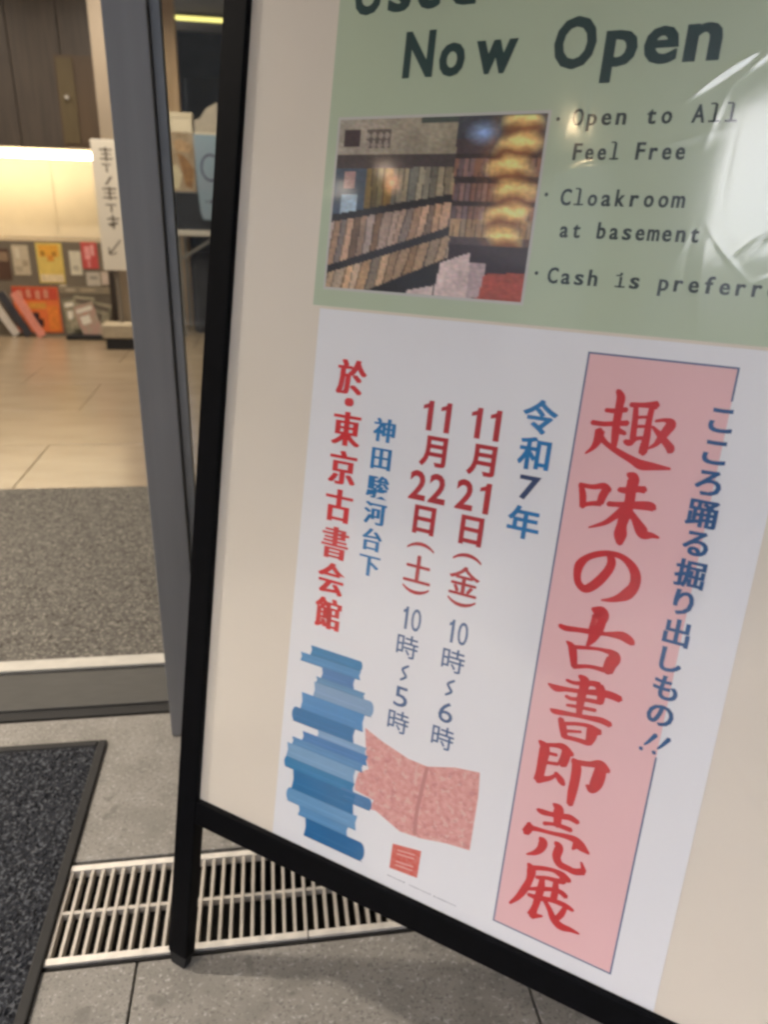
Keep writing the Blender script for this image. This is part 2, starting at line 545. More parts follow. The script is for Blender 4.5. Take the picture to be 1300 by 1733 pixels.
# counter below the niche
ct = thing('reception_counter', 'low olive brown reception counter with leaflets pinned to its front', 'counter', (-4.0, 6.2, 0))
box('front_board', 0, 2.80, 0.0, 0.03, 0.004, 0.69, olive, ct)
box('counter_top', 0, 2.80, 0.0, 0.39, 0.691, 0.701, mat('counter_top', (0.25, 0.2, 0.14), rough=0.4, var=0.1), ct)

pill_m = mat('tan_pillar', (0.30, 0.24, 0.17), rough=0.6, var=0.08, vscale=3)
pl = box('pillar', -1.09, -0.955, 5.86, 6.08, 0.004, 2.619, pill_m, bevel=0.004)
tag(pl, 'square tan pillar rising from the floor behind the white standing sign', 'pillar')

# ---- small print helper: flat marks on flat things
def flat_polys(name, polys, m, parent, y):
    """polygons given in (x, z), laid on plane y facing the viewer"""
    bm = bmesh.new()
    for q in polys:
        f = bm.faces.new([bm.verts.new((a, y, c)) for a, c in q])
    o = from_bm(name, bm, m, parent)
    return o
def rect(a, b_, c, d):
    return [(a, c), (b_, c), (b_, d), (a, d)]
ink = mat('ink_brown', (0.13, 0.10, 0.075), rough=0.8)

# standing sign
white_b = mat('white_sign_board', (0.74, 0.68, 0.56), rough=0.55, var=0.03, vscale=5)
blackp = mat('black_paint', (0.012, 0.012, 0.013), rough=0.45, var=0.2)
beige_p = mat('beige_box_paint', (0.42, 0.35, 0.24), rough=0.6, var=0.1)
st = thing('standing_sign', 'tall narrow white standing sign with vertical brush lettering and an arrow', 'sign', (-1.055, 5.72, 0))
box('board', -0.082, 0.086, 0.015, 0.035, 0.545, 1.375, white_b, st, bevel=0.003)
box('pole', -0.012, 0.012, 0.037, 0.06, 0.06, 1.2, mat('grey_pole', (0.2, 0.17, 0.13), rough=0.4), st)
box('base_cover', -0.125, 0.13, -0.07, 0.10, 0.085, 0.18, beige_p, st, bevel=0.006)
box('base_foot', -0.105, 0.125, -0.06, 0.09, 0.005, 0.084, blackp, st, bevel=0.004)
marks = []
for (cx, cz, sx, sz, kd) in ((0.012, 1.285, .04, .05, 0), (0.008, 1.205, .03, .04, 1), (0.012, 1.125, .025, .045, 2),
                             (0.012, 1.045, .045, .05, 0), (0.012, 0.955, .035, .04, 1), (0.018, 0.865, .04, .05, 3)):
    if kd == 0:
        marks += [rect(cx - sx, cx + sx, cz + sz * .5, cz + sz * .7), rect(cx - sx * .8, cx + sx * .8, cz, cz + sz * .15), rect(cx - sx, cx + sx, cz - sz * .6, cz - sz * .42),
                  rect(cx - .006, cx + .006, cz - sz * .8, cz + sz * .9)]
    elif kd == 1:
        marks += [rect(cx - sx, cx + sx, cz + sz * .4, cz + sz * .6), rect(cx - .005, cx + .006, cz - sz * .7, cz + sz * .35)]
    elif kd == 2:
        marks += [[(cx - sx, cz - sz * .5), (cx - sx * .5, cz - sz * .6), (cx + sx, cz + sz * .5), (cx + sx * .6, cz + sz * .7)]]
    else:
        marks += [rect(cx - sx, cx + sx, cz + sz * .3, cz + sz * .5), rect(cx - sx * .2, cx + sx * .1, cz - sz * .9, cz + sz * .9), [(cx - sx, cz - sz * .2), (cx - sx * .5, cz - sz * .6), (cx + sx * .8, cz - sz * .2), (cx + sx * .6, cz)]]
flat_polys('lettering', marks, ink, st, 0.0142)
flat_polys('arrow', [[(-0.028, 0.665), (-0.018, 0.66), (0.055, 0.745), (0.048, 0.75)], [(-0.035, 0.70), (-0.028, 0.70), (-0.022, 0.655), (-0.035, 0.65)], [(-0.03, 0.655), (-0.028, 0.648), (0.02, 0.66), (0.02, 0.668)]], ink, st, 0.0140)

# leaflets on the counter front
def leaflet(x0, x1, z0, z1, colr, label, extra=(), tilt=0.0, y=6.197, cat='leaflet'):
    t = thing('leaflet', label, cat, ((x0 + x1) / 2, y, (z0 + z1) / 2))
    t.rotation_euler = (0, tilt, 0)
    hw, hh = (x1 - x0) / 2, (z1 - z0) / 2
    box('sheet', -hw, hw, -0.0016, 0, -hh, hh, mat('paper_' + ''.join('%02x' % int(255 * min(1, v)) for v in colr), colr, rough=0.6, var=0.08, vscale=20), t)
    for i, (a, b_, c, d, ec) in enumerate(extra):
        pm = mat('print_' + ''.join('%02x' % int(255 * min(1, v)) for v in ec), ec, rough=0.6, var=0.15, vscale=40)
        flat_polys('print', [rect(-hw + a * 2 * hw, -hw + b_ * 2 * hw, -hh + c * 2 * hh, -hh + d * 2 * hh)], pm, t, -0.0022 - i * 0.0004)
    return t
leaflet(-1.99, -1.895, 0.42, 0.64, (0.10, 0.05, 0.03), 'dark brown leaflet at the left edge, beside the pale one', [(.1, .9, .6, .9, (0.3, .2, .12))])
leaflet(-1.872, -1.755, 0.455, 0.668, (0.60, 0.50, 0.34), 'pale cream leaflet with faint grey print, left of the yellow one', [(.2, .45, .55, .9, (0.72, .64, .48)), (.55, .9, .3, .5, (.42, .33, .22)), (.1, .5, .1, .3, (.46, .38, .26))])
leaflet(-1.70, -1.515, 0.40, 0.688, (0.80, 0.58, 0.14), 'yellow poster with orange blots, pinned in the middle of the counter', [(.1, .85, .66, .95, (.85, .42, .05)), (.18, .3, .68, .8, (.35, .16, .02)), (.05, .95, .03, .22, (.85, .68, .40)), (.4, .65, .55, .70, (.75, .30, .04)), (.6, .75, .68, .78, (.45, .2, .03))], cat='poster')
leaflet(-1.468, -1.385, 0.462, 0.635, (0.72, 0.66, 0.50), 'small white leaflet between the yellow poster and the pink one', [(.2, .7, .2, .4, (.5, .45, .34))])
leaflet(-1.378, -1.262, 0.51, 0.70, (0.62, 0.09, 0.08), 'pink and red leaflet right under the counter top', [(.2, .55, .35, .85, (.85, .35, .32)), (.6, .8, .5, .9, (.85, .4, .36)), (.35, .5, .05, .3, (.8, .3, .28))])
leaflet(-1.362, -1.262, 0.385, 0.485, (0.56, 0.50, 0.40), 'small grey and cream card below the pink leaflet', [(.3, .8, .5, .7, (.3, .28, .24))], cat='card')
leaflet(-1.252, -1.20, 0.395, 0.49, (0.62, 0.50, 0.40), 'narrow beige card to the right of the grey and cream card', [(.2, .8, .4, .7, (.7, .58, .48))], cat='card')
leaflet(-1.915, -1.582, 0.03, 0.372, (0.86, 0.20, 0.05), 'large orange red poster with black figure low on the counter', [(.0, .98, .72, .98, (.62, .08, .04)), (.12, .22, .76, .92, (.75, .32, .2)), (.3, .4, .76, .94, (.75, .32, .2)), (.5, .6, .74, .92, (.75, .32, .2)), (.68, .78, .76, .94, (.75, .32, .2)), (.32, .7, .52, .66, (.80, .36, .06)), (.36, .52, .26, .44, (.02, .01, .02)), (.46, .6, .14, .30, (.05, .02, .02)), (.72, .95, .05, .6, (.90, .26, .04))], cat='poster')
leaflet(-2.12, -2.01, 0.45, 0.66, (0.55, 0.46, 0.36), 'beige leaflet cut by the left edge of the picture', [(.2, .8, .6, .8, (.3, .22, .16))])
leaflet(-1.565, -1.515, 0.33, 0.392, (0.70, 0.60, 0.42), 'tiny cream card just under the yellow poster', [(.2, .8, .4, .6, (.4, .3, .2))], cat='card')
leaflet(-1.562, -1.20, 0.325, 0.378, (0.30, 0.25, 0.17), 'long brown title strip on the counter below the small cards', [(.1, .3, .3, .7, (.5, .42, .3)), (.4, .7, .3, .7, (.45, .36, .24))], y=6.196, cat='strip')
# magazines stood up in a loose heap right of it
lf1 = mat('magazine_green', (0.14, 0.14, 0.08), rough=0.6, color2=(0.42, 0.35, 0.24), vscale=22, detail=5)
lf2 = mat('magazine_cream', (0.48, 0.40, 0.28), rough=0.6, color2=(0.20, 0.19, 0.11), vscale=26, detail=5)
lf3 = mat('magazine_pink', (0.50, 0.27, 0.22), rough=0.6, color2=(0.40, 0.34, 0.24), vscale=24, detail=5)
for i, (x, y, z, a, c1, lab) in enumerate(((-1.47, 6.15, .165, -.10, lf1, 'green mottled magazine at the left of the heap by the counter'),
                                           (-1.40, 6.13, .19, .12, lf2, 'cream mottled magazine standing tallest in the heap'),
                                           (-1.36, 6.09, .14, -.30, lf3, 'pinkish magazine leaning across the front of the heap'),
                                           (-1.29, 6.11, .15, .28, lf1, 'green mottled magazine at the right of the heap, tipped outward'))):
    t = thing('magazine', lab, 'magazine', (x, y, z), group='magazines heaped by the counter')
    t.rotation_euler = (-0.15, a, 0)
    box('cover', -0.075, 0.075, -0.003, 0.0, -0.125, 0.125, c1, t)
    box('pages', -0.074, 0.073, 0.0005, 0.011, -0.123, 0.123, white_b, t)
    flat_polys('print', [rect(-.06, .06, .07, .10), rect(-.05, .02, -.02, .04)], ink if i % 2 else white_b, t, -0.0036)
bb = box('black_tray', -1.52, -1.24, 6.02, 6.185, 0.005, 0.04, blackp, bevel=0.004)
tag(bb, 'shallow black tray on the floor holding the heap of magazines', 'tray')
# booklets leaning at the left edge
for i, (x, ang, c1, lab) in enumerate(((-2.0, -0.50, (0.72, 0.66, 0.58), 'white booklet leaning steeply against the counter, leftmost of three'),
                                       (-1.90, -0.48, (0.05, 0.05, 0.06), 'black booklet leaning between a white and a pink one'),
                                       (-1.80, -0.46, (0.80, 0.30, 0.22), 'pink booklet leaning across the orange red poster'))):
    t = thing('booklet', lab, 'booklet', (x, 6.16 - 0.02 * i, 0.175))
    t.rotation_euler = (0, ang, 0)
    box('cover', -0.03, 0.03, -0.005, 0.005, -0.18, 0.18, mat('booklet_%d' % i, c1, rough=0.5, var=0.1), t, bevel=0.001)
    box('pages', -0.0285, 0.0285, 0.0055, 0.012, -0.176, 0.176, white_b, t)

# ---- things seen between the door stile and the board
colm = mat('light_wood_column', (0.62, 0.42, 0.23), rough=0.5, color2=(0.46, 0.29, 0.14), vscale=5, stretch=(4, 4, .5))
cl = box('wooden_column', -0.742, -0.632, 6.70, 6.82, 0.004, 2.619, colm, bevel=0.003)
tag(cl, 'light brown wooden column standing behind the side table', 'column')
tb = thing('side_table', 'white topped folding table seen past the edge of the door', 'table', (-0.42, 6.2, 0))
box('table_top', -0.262, 0.50, 0.0, 0.55, 0.762, 0.800, mat('table_white', (0.55, 0.5, 0.42), rough=0.4, var=0.05), tb, bevel=0.003)
legm = mat('table_leg_metal', (0.28, 0.26, 0.22), rough=0.35, metal=0.6)
bar('leg', (-0.24, 0.04, 0.004), (-0.24, 0.04, 0.761), 0.03, 0.03, legm, tb)
bar('leg', (-0.24, 0.50, 0.004), (-0.24, 0.50, 0.761), 0.03, 0.03, legm, tb)
bar('leg', (0.46, 0.04, 0.004), (0.46, 0.04, 0.761), 0.03, 0.03, legm, tb)
bar('leg', (0.46, 0.50, 0.004), (0.46, 0.50, 0.761), 0.03, 0.03, legm, tb)
bar('brace', (-0.22, 0.03, 0.60), (0.02, 0.03, 0.745), 0.025, 0.02, legm, tb)
bag_m = mat('black_bag_cloth', (0.014, 0.015, 0.018), rough=0.8, var=0.3, vscale=8)
bm = bmesh.new()
bm_box(bm, -0.60, -0.05, 6.34, 6.66, 0.005, 0.62, 0.04)
for v in bm.verts:
    v.co += Vector((noise.noise(v.co * 5), noise.noise(v.co * 5 + Vector((9, 0, 0))), 0)) * 0.02
bg = from_bm('storage_bag', bm, bag_m)
tag(bg, 'bulky black cloth storage bag pushed under the white table', 'bag')
bx = box('black_case', -0.695, -0.18, 6.26, 6.50, 0.801, 1.068, blackp, bevel=0.006)
tag(bx, 'black case on the white table under the picture panel', 'case')
pp = thing('picture_panel', 'brown and cream picture panel propped on the black case', 'picture', (-0.608, 6.30, 1.069))
box('panel', -0.098, 0.098, 0, 0.02, 0.0, 0.40, mat('panel_card', (0.42, 0.33, 0.22), rough=0.6, color2=(0.24, 0.15, 0.07), vscale=9, detail=3), pp, bevel=0.002)
flat_polys('print', [[(-0.09, .02), (-0.03, .02), (0.0, .12), (-0.04, .19), (-0.09, .17)]], mat('print_cream', (0.55, 0.47, 0.30), rough=0.6, var=.1), pp, -0.001)
flat_polys('print', [[(0.02, .04), (0.07, .02), (0.09, .16), (0.03, .24), (-0.03, .27), (0.0, .14)]], mat('print_brown', (0.26, 0.13, 0.04), rough=0.6, var=.3, vscale=30), pp, -0.0014)
flat_polys('print', [[(-0.04, .28), (0.06, .27), (0.08, .32), (0.0, .36), (-0.05, .34)]], mat('print_tan', (0.40, 0.25, 0.12), rough=0.6, var=.3, vscale=30), pp, -0.0012)
crd = mat('cream_card_box', (0.66, 0.56, 0.40), rough=0.6, var=0.06, vscale=12)
t = thing('card_box', 'cream cardboard box lying on top of the picture panel', 'box', (-0.608, 6.31, 1.472))
box('body', -0.10, 0.092, -0.005, 0.10, 0, 0.095, crd, t, bevel=0.002)
box('lid', -0.103, 0.095, -0.008, 0.103, 0.096, 0.132, mat('cream_box_lid', (0.62, 0.52, 0.36), rough=0.6, var=0.08), t, bevel=0.002)
stk = thing('paper_stack', 'grey beige stack of papers with a raised corner next to the cream box', 'papers', (-0.43, 6.33, 1.44))
g = bmesh.new()
vv = [(-0.07, 0, 0.0), (0.10, 0, 0.0), (0.10, 0, 0.24), (0.02, 0, 0.20), (-0.03, 0, 0.13), (-0.07, 0, 0.12)]
f = g.faces.new([g.verts.new(q) for q in vv])
r = bmesh.ops.extrude_face_region(g, geom=[f])
bmesh.ops.translate(g, verts=[e for e in r['geom'] if isinstance(e, bmesh.types.BMVert)], vec=(0, 0.12, 0))
from_bm('paper', g, mat('grey_paper', (0.40, 0.34, 0.26), rough=0.7, var=0.08), stk)
box('bottom_sheet', -0.072, 0.10, -0.012, 0.12, 0.002, 0.04, crd, stk)
shelf = box('display_rack', -0.505, -0.28, 6.36, 6.52, 1.069, 1.438, mat('rack_card', (0.16, 0.13, 0.1), rough=0.6), bevel=0.003)
tag(shelf, 'brown cardboard display rack standing on the black case beneath the papers', 'rack')
bn = thing('blue_banner', 'pale blue hanging banner with a dark ring emblem', 'banner', (-0.42, 6.215, 0.88))
blue_c = mat('pale_blue_cloth', (0.24, 0.28, 0.33), rough=0.8, color2=(0.20, 0.29, 0.34), vscale=6)
g = bmesh.new()
vv = [(-0.045, 0, 0.0), (0.045, 0, 0.0), (0.075, 0, 0.05), (0.085, 0, 0.58), (-0.085, 0, 0.58), (-0.075, 0, 0.22), (-0.062, 0, 0.05)]
f = g.faces.new([g.verts.new(q) for q in vv])
r = bmesh.ops.extrude_face_region(g, geom=[f])
bmesh.ops.translate(g, verts=[e for e in r['geom'] if isinstance(e, bmesh.types.BMVert)], vec=(0, 0.008, 0))
from_bm('cloth', g, blue_c, bn)
ring = []
for i in range(20):
    a0, a1 = 2 * math.pi * i / 20, 2 * math.pi * (i + 1) / 20
    ring.append([(0.03 + 0.075 * math.cos(a0), .36 + 0.095 * math.sin(a0)), (0.03 + 0.075 * math.cos(a1), .36 + 0.095 * math.sin(a1)), (0.03 + 0.062 * math.cos(a1), .36 + 0.08 * math.sin(a1)), (0.03 + 0.062 * math.cos(a0), .36 + 0.08 * math.sin(a0))])
flat_polys('ring_emblem', ring + [rect(-0.02, -0.008, .12, .135), rect(0.01, .03, .115, .14)], mat('ink_purple', (0.05, 0.04, 0.09), rough=0.7), bn, -0.001)

# tall dark cabinet far behind
dc = thing('dark_cabinet', 'tall dark blue grey cabinet in the shadow at the back of the shop', 'cabinet', (-0.78, 9.0, 0))
cabm = mat('cabinet_blue_grey', (0.035, 0.037, 0.043), rough=0.5, var=0.15)
box('body', 0, 0.62, 0.022, 0.45, 0.004, 2.15, cabm, dc, bevel=0.004)
box('door', 0.004, 0.305, 0, 0.02, 0.05, 2.1, cabm, dc, bevel=0.003)
box('door', 0.315, 0.616, 0, 0.02, 0.05, 2.1, cabm, dc, bevel=0.003)

# ---- lamps: ceiling lamps of the shop and the canopy
def downlight(x, y, z, power, label, colr=(1.0, 0.90, 0.78), r=0.06, spread=150, group='round ceiling lamps'):
    t = thing('ceiling_lamp', label, 'lamp', (x, y, z), group=group)
    cyl('lamp_ring', (0, 0, -0.006), r * 1.25, 0.012, trim_m, t, 24)
    cyl('lamp_face', (0, 0, -0.014), r, 0.004, mat('lamp_face', (1, 1, 1), emit=(1.0, 0.82, 0.6), estr=LAMP_FACE), t, 24)
    ld = bpy.data.lights.new('lamp_light', 'AREA')
    ld.shape = 'DISK'
    ld.size = r * 2
    ld.energy = power
    ld.color = colr
    ld.spread = math.radians(spread)
    lo = bpy.data.objects.new('lamp_light', ld)
    COL.objects.link(lo)
    lo.parent = t
    lo.location = (0, 0, -0.02)
    return t
downlight(-1.95, 1.62, 2.62, LAMP_DOOR, 'round warm ceiling lamp just inside the doorway', r=0.08, spread=128)
downlight(-1.10, 3.60, 2.62, LAMP_IN * .5, 'round warm ceiling lamp above the tiled floor halfway in')
downlight(-2.30, 5.30, 2.62, LAMP_IN, 'round warm ceiling lamp over the left part of the counter')
downlight(-1.10, 5.10, 2.62, LAMP_IN * 1.3, 'round warm ceiling lamp in front of the tan pillar')
downlight(-0.45, 5.60, 2.62, LAMP_IN * 1.0, 'round warm ceiling lamp in front of the side table')
downlight(0.90, 3.60, 2.62, LAMP_IN, 'round warm ceiling lamp on the right side of the shop')
downlight(-2.75, -1.40, 2.995, LAMP_CAN, 'round warm lamp under the canopy by the column', colr=(1.0, .72, .38), r=0.035)
downlight(-4.35, -1.00, 2.995, LAMP_CAN * .5, 'round orange lamp under the canopy, the nearer of the pair beyond the column', colr=(1.0, .6, .35), r=0.05)
downlight(-5.0, -0.90, 2.995, LAMP_CAN * .5, 'round orange lamp under the canopy, farthest from the doorway', r=0.04)
downlight(-1.50, -0.20, 2.995, LAMP_FILL, 'round fill lamp added under the canopy to brighten the lower notice board', r=0.06, spread=84)  # added fill lamp, lifts the lower left of the board
lt = thing('linear_lamp', 'long yellowish tube lamp on the ceiling deep inside the shop', 'lamp', (-0.55, 8.55, 2.61))
box('housing', -0.26, 0.45, -0.05, 0.05, -0.02, 0.009, trim_m, lt)
box('tube', -0.25, 0.44, -0.035, 0.035, -0.045, -0.021, mat('tube_yellow', (1, 1, .6), emit=(1.0, 0.86, 0.25), estr=0.2), lt, bevel=0.004)
TITLE = {
 '趣': [[(517.0, 943.2, 3.5), (520.8, 937.3, 6.3), (521.0, 929.4, 6.0), (521.1, 919.7, 6.1), (521.1, 910.8, 5.8), (521.9, 899.6, 5.7), (522.6, 889.1, 4.2)], [(508.6, 922.8, 3.0), (518.1, 923.3, 3.4), (528.7, 926.0, 3.5)], [(497.3, 909.0, 3.7), (508.6, 909.0, 3.4), (520.3, 911.1, 3.5), (531.7, 913.2, 4.2)], [(523.8, 904.8, 4.5), (531.3, 902.7, 2.8)], [(506.6, 902.1, 7.6), (505.9, 892.2, 6.4), (502.4, 884.1, 3.4), (496.1, 877.3, 0.9)], [(508.5, 895.9, 4.5), (515.1, 890.3, 3.8), (527.4, 884.1, 4.6), (541.9, 878.4, 5.7), (551.1, 875.1, 7.6), (561.9, 875.3, 5.7), (578.5, 875.8, 1.4)], [(531.3, 931.2, 3.5), (543.8, 932.5, 3.5), (555.7, 934.1, 6.3)], [(536.7, 929.1, 3.5), (537.9, 918.1, 4.2), (539.0, 899.0, 4.5)], [(551.5, 931.9, 3.9), (550.9, 918.4, 4.3), (551.5, 902.6, 5.3), (550.6, 888.8, 6.3), (550.8, 885.6, 4.2)], [(538.4, 919.8, 2.1), (549.6, 921.8, 1.8)], [(538.4, 911.0, 2.1), (549.7, 912.7, 2.0)], [(531.8, 895.4, 3.3), (536.7, 894.6, 4.9), (542.0, 899.5, 3.0), (551.7, 901.8, 2.1)], [(556.9, 918.9, 1.7), (565.6, 921.0, 2.8), (571.4, 918.3, 7.0), (568.3, 910.7, 6.6), (564.4, 903.0, 5.3), (561.0, 896.9, 3.2), (555.0, 891.9, 1.1)], [(554.9, 913.5, 1.4), (562.1, 907.4, 4.2), (569.4, 900.6, 5.3), (574.9, 895.2, 6.1), (574.0, 891.8, 4.3)]],
 '味': [[(496.9, 846.1, 3.7), (500.8, 834.7, 5.4), (502.4, 822.9, 4.5)], [(496.3, 845.1, 3.3), (508.9, 845.1, 3.5), (520.0, 848.0, 4.9), (526.0, 844.4, 4.5)], [(523.4, 846.2, 6.0), (520.3, 837.7, 6.3), (519.2, 830.3, 5.3)], [(502.8, 825.4, 3.0), (511.0, 828.2, 3.3), (520.0, 830.0, 4.3)], [(540.6, 864.3, 2.9), (546.5, 860.7, 8.7), (546.4, 849.0, 8.0), (547.0, 837.4, 7.7), (545.4, 825.2, 9.1), (543.8, 812.9, 7.7), (544.1, 802.5, 10.0), (545.0, 793.0, 4.3)], [(534.7, 847.2, 3.5), (541.4, 847.7, 4.9), (551.3, 850.7, 4.7), (559.3, 851.5, 5.6)], [(526.8, 831.0, 3.8), (539.5, 832.7, 4.0), (554.1, 834.9, 6.1), (565.7, 836.4, 7.0), (571.0, 835.1, 5.4)], [(543.2, 828.7, 6.9), (535.7, 820.0, 4.9), (527.9, 811.9, 3.6), (519.4, 806.9, 2.1), (512.1, 803.3, 0.6)], [(547.7, 828.8, 4.3), (555.2, 820.9, 5.6), (562.8, 811.4, 9.2), (566.5, 807.4, 7.2), (573.8, 808.2, 4.0), (580.5, 807.4, 1.4)]],
 'の': [[(538.2, 779.2, 5.2), (540.7, 772.4, 6.7), (539.0, 763.8, 6.9), (532.7, 752.0, 7.5), (525.2, 742.6, 7.3), (518.6, 738.8, 6.2), (511.8, 743.3, 5.6), (509.0, 752.4, 6.1), (509.8, 763.0, 7.2), (516.2, 772.0, 5.2), (526.8, 778.3, 4.9), (539.1, 781.5, 4.3), (550.7, 780.1, 4.7), (560.8, 773.2, 6.7), (566.2, 763.8, 7.9), (566.2, 753.0, 8.2), (561.0, 743.6, 9.3), (553.3, 737.4, 5.8), (546.2, 733.8, 3.5), (537.6, 731.2, 0.9)]],
 '古': [[(500.0, 693.2, 3.1), (506.5, 691.8, 4.6), (520.2, 693.6, 3.9), (532.2, 695.0, 4.3), (546.9, 696.8, 3.2), (553.4, 697.9, 4.3), (564.1, 699.4, 7.2), (571.9, 696.8, 6.8), (576.0, 694.1, 4.3)], [(530.1, 720.2, 2.1), (538.9, 717.0, 13.5), (538.9, 708.2, 12.1), (537.6, 698.2, 11.5), (535.6, 687.9, 6.9), (531.8, 679.4, 2.1)], [(510.4, 678.0, 1.4), (516.7, 673.3, 6.4), (519.9, 663.5, 6.4), (522.5, 652.6, 4.8)], [(518.1, 673.7, 3.1), (530.7, 676.6, 2.9), (544.0, 679.0, 2.5), (555.2, 679.1, 4.3)], [(554.1, 681.2, 2.1), (560.4, 675.0, 10.7), (558.2, 666.2, 10.0), (556.7, 657.6, 8.6)], [(521.7, 652.4, 3.8), (537.8, 657.4, 2.9), (553.6, 658.2, 4.1)]],
 '書': [[(529.8, 644.6, 2.9), (536.0, 640.0, 8.4), (536.1, 630.8, 7.1), (535.5, 620.5, 7.1), (535.9, 608.8, 5.5), (536.6, 600.5, 4.4)], [(517.3, 635.6, 2.3), (525.3, 634.8, 2.9), (535.7, 637.4, 3.8), (544.4, 640.2, 4.6), (551.3, 639.9, 6.2)], [(551.3, 639.9, 7.0), (554.9, 632.8, 7.1), (555.3, 621.3, 5.4)], [(499.1, 625.5, 1.4), (507.5, 623.1, 5.8), (519.0, 625.2, 3.8), (534.3, 627.7, 3.6), (552.7, 632.1, 5.7), (563.8, 633.3, 6.4), (574.5, 631.9, 5.7)], [(519.5, 617.7, 2.7), (526.0, 616.5, 3.1), (538.7, 619.9, 3.2), (554.5, 621.8, 3.6)], [(522.0, 607.9, 2.1), (529.6, 609.2, 2.7), (541.1, 610.6, 2.8), (552.4, 611.9, 2.9)], [(506.0, 597.7, 2.0), (511.8, 596.7, 4.7), (531.2, 599.5, 3.5), (546.5, 601.4, 4.0), (560.1, 602.8, 5.3), (569.5, 601.1, 5.0)], [(518.4, 590.8, 4.6), (522.5, 581.0, 6.4), (525.8, 570.9, 5.3)], [(522.4, 586.1, 3.1), (536.7, 590.7, 2.9), (549.6, 592.3, 3.7), (560.3, 588.5, 6.6)], [(552.4, 589.9, 8.7), (553.0, 581.6, 8.7), (551.5, 572.5, 5.1)], [(525.3, 578.5, 2.6), (541.9, 583.2, 1.9)], [(525.6, 571.7, 3.8), (538.1, 572.8, 3.6), (550.6, 573.0, 4.4)]],
 '即': [[(500.1, 557.6, 2.3), (506.9, 551.3, 8.9), (507.1, 535.3, 8.5), (506.8, 521.7, 7.7), (506.1, 510.6, 8.5)], [(506.4, 554.6, 3.3), (517.2, 558.2, 3.6), (526.7, 559.5, 6.0), (537.2, 553.8, 4.4)], [(529.8, 559.8, 7.2), (530.6, 550.4, 8.0), (528.5, 539.0, 8.0)], [(511.0, 546.6, 2.7), (521.3, 547.8, 2.7)], [(511.2, 535.1, 2.9), (524.6, 538.0, 2.9)], [(505.8, 512.3, 6.9), (517.3, 517.8, 4.1), (524.3, 525.0, 2.3)], [(523.1, 527.2, 3.1), (529.8, 520.9, 6.2), (533.9, 516.3, 3.6)], [(539.5, 549.4, 4.6), (543.9, 542.3, 8.0), (544.8, 527.7, 8.0), (544.3, 511.6, 7.7), (544.1, 496.3, 5.4)], [(543.0, 547.3, 4.9), (556.6, 550.3, 4.7), (567.6, 554.1, 7.3), (576.9, 549.1, 4.3)], [(568.6, 552.7, 8.7), (568.4, 540.6, 10.7), (566.5, 529.3, 10.2), (563.1, 521.8, 5.8), (557.7, 525.8, 2.3)]],
 '売': [[(526.8, 490.2, 1.9), (533.1, 486.5, 8.9), (534.1, 476.6, 7.5), (535.1, 465.8, 6.1)], [(510.9, 476.4, 2.9), (516.8, 475.7, 5.2), (526.1, 476.8, 4.4), (537.9, 479.0, 4.8), (546.8, 481.2, 5.5), (556.3, 478.9, 4.1)], [(520.4, 462.7, 3.4), (529.4, 465.8, 3.0), (539.9, 467.1, 4.1), (550.6, 467.0, 4.4)], [(505.3, 456.2, 4.4), (504.8, 449.5, 7.4), (502.1, 443.3, 7.0)], [(505.3, 451.3, 5.8), (516.9, 453.1, 3.8), (531.2, 454.9, 3.4), (545.1, 457.4, 4.4), (556.4, 457.6, 6.6), (563.6, 452.8, 8.9), (573.5, 447.7, 1.9)], [(559.8, 454.3, 8.2), (555.7, 445.2, 1.3)], [(519.8, 443.8, 4.4), (523.4, 439.7, 8.1), (521.9, 430.8, 6.6), (516.5, 423.4, 4.4), (507.7, 417.4, 1.1)], [(537.0, 445.7, 4.1), (541.4, 441.2, 7.5), (540.4, 429.4, 7.4), (545.3, 421.8, 6.8), (554.8, 420.6, 5.9), (562.7, 420.2, 5.9), (571.9, 424.5, 6.2)], [(571.8, 425.2, 4.5), (567.4, 434.5, 1.4)]],
 '展': [[(511.8, 406.9, 3.2), (516.0, 400.8, 8.2), (515.8, 387.2, 6.0), (512.2, 373.8, 6.6), (506.3, 359.9, 4.8), (498.3, 347.7, 1.9)], [(515.6, 403.3, 4.5), (528.3, 408.4, 4.1), (539.7, 411.0, 3.7), (550.0, 409.7, 6.6), (559.1, 406.1, 4.4)], [(550.1, 408.9, 5.2), (552.9, 401.4, 5.3)], [(522.7, 394.1, 3.0), (533.9, 398.5, 3.4), (545.3, 400.4, 4.5), (552.8, 402.2, 4.5)], [(529.6, 395.6, 4.5), (530.0, 383.3, 6.6), (528.5, 368.1, 6.4), (527.1, 356.5, 5.6), (525.0, 344.5, 8.4)], [(525.0, 344.5, 6.8), (537.1, 349.7, 1.5)], [(544.9, 398.4, 4.5), (545.8, 388.2, 6.0), (545.7, 374.7, 6.0)], [(516.0, 375.6, 2.5), (529.4, 382.1, 4.1), (543.5, 388.0, 3.6), (552.0, 388.6, 4.6), (558.6, 385.6, 4.8)], [(517.1, 368.8, 3.0), (528.2, 369.8, 4.9), (541.9, 373.8, 4.4), (553.4, 375.0, 4.8), (561.3, 374.5, 4.6), (568.5, 372.7, 3.0)], [(536.0, 370.9, 3.7), (542.9, 362.6, 4.5), (550.2, 351.8, 6.8), (558.8, 347.2, 7.4), (569.6, 348.2, 4.5), (579.6, 348.0, 1.5)], [(560.0, 372.9, 3.7), (557.1, 362.5, 5.2), (553.0, 354.1, 4.5)]],
}
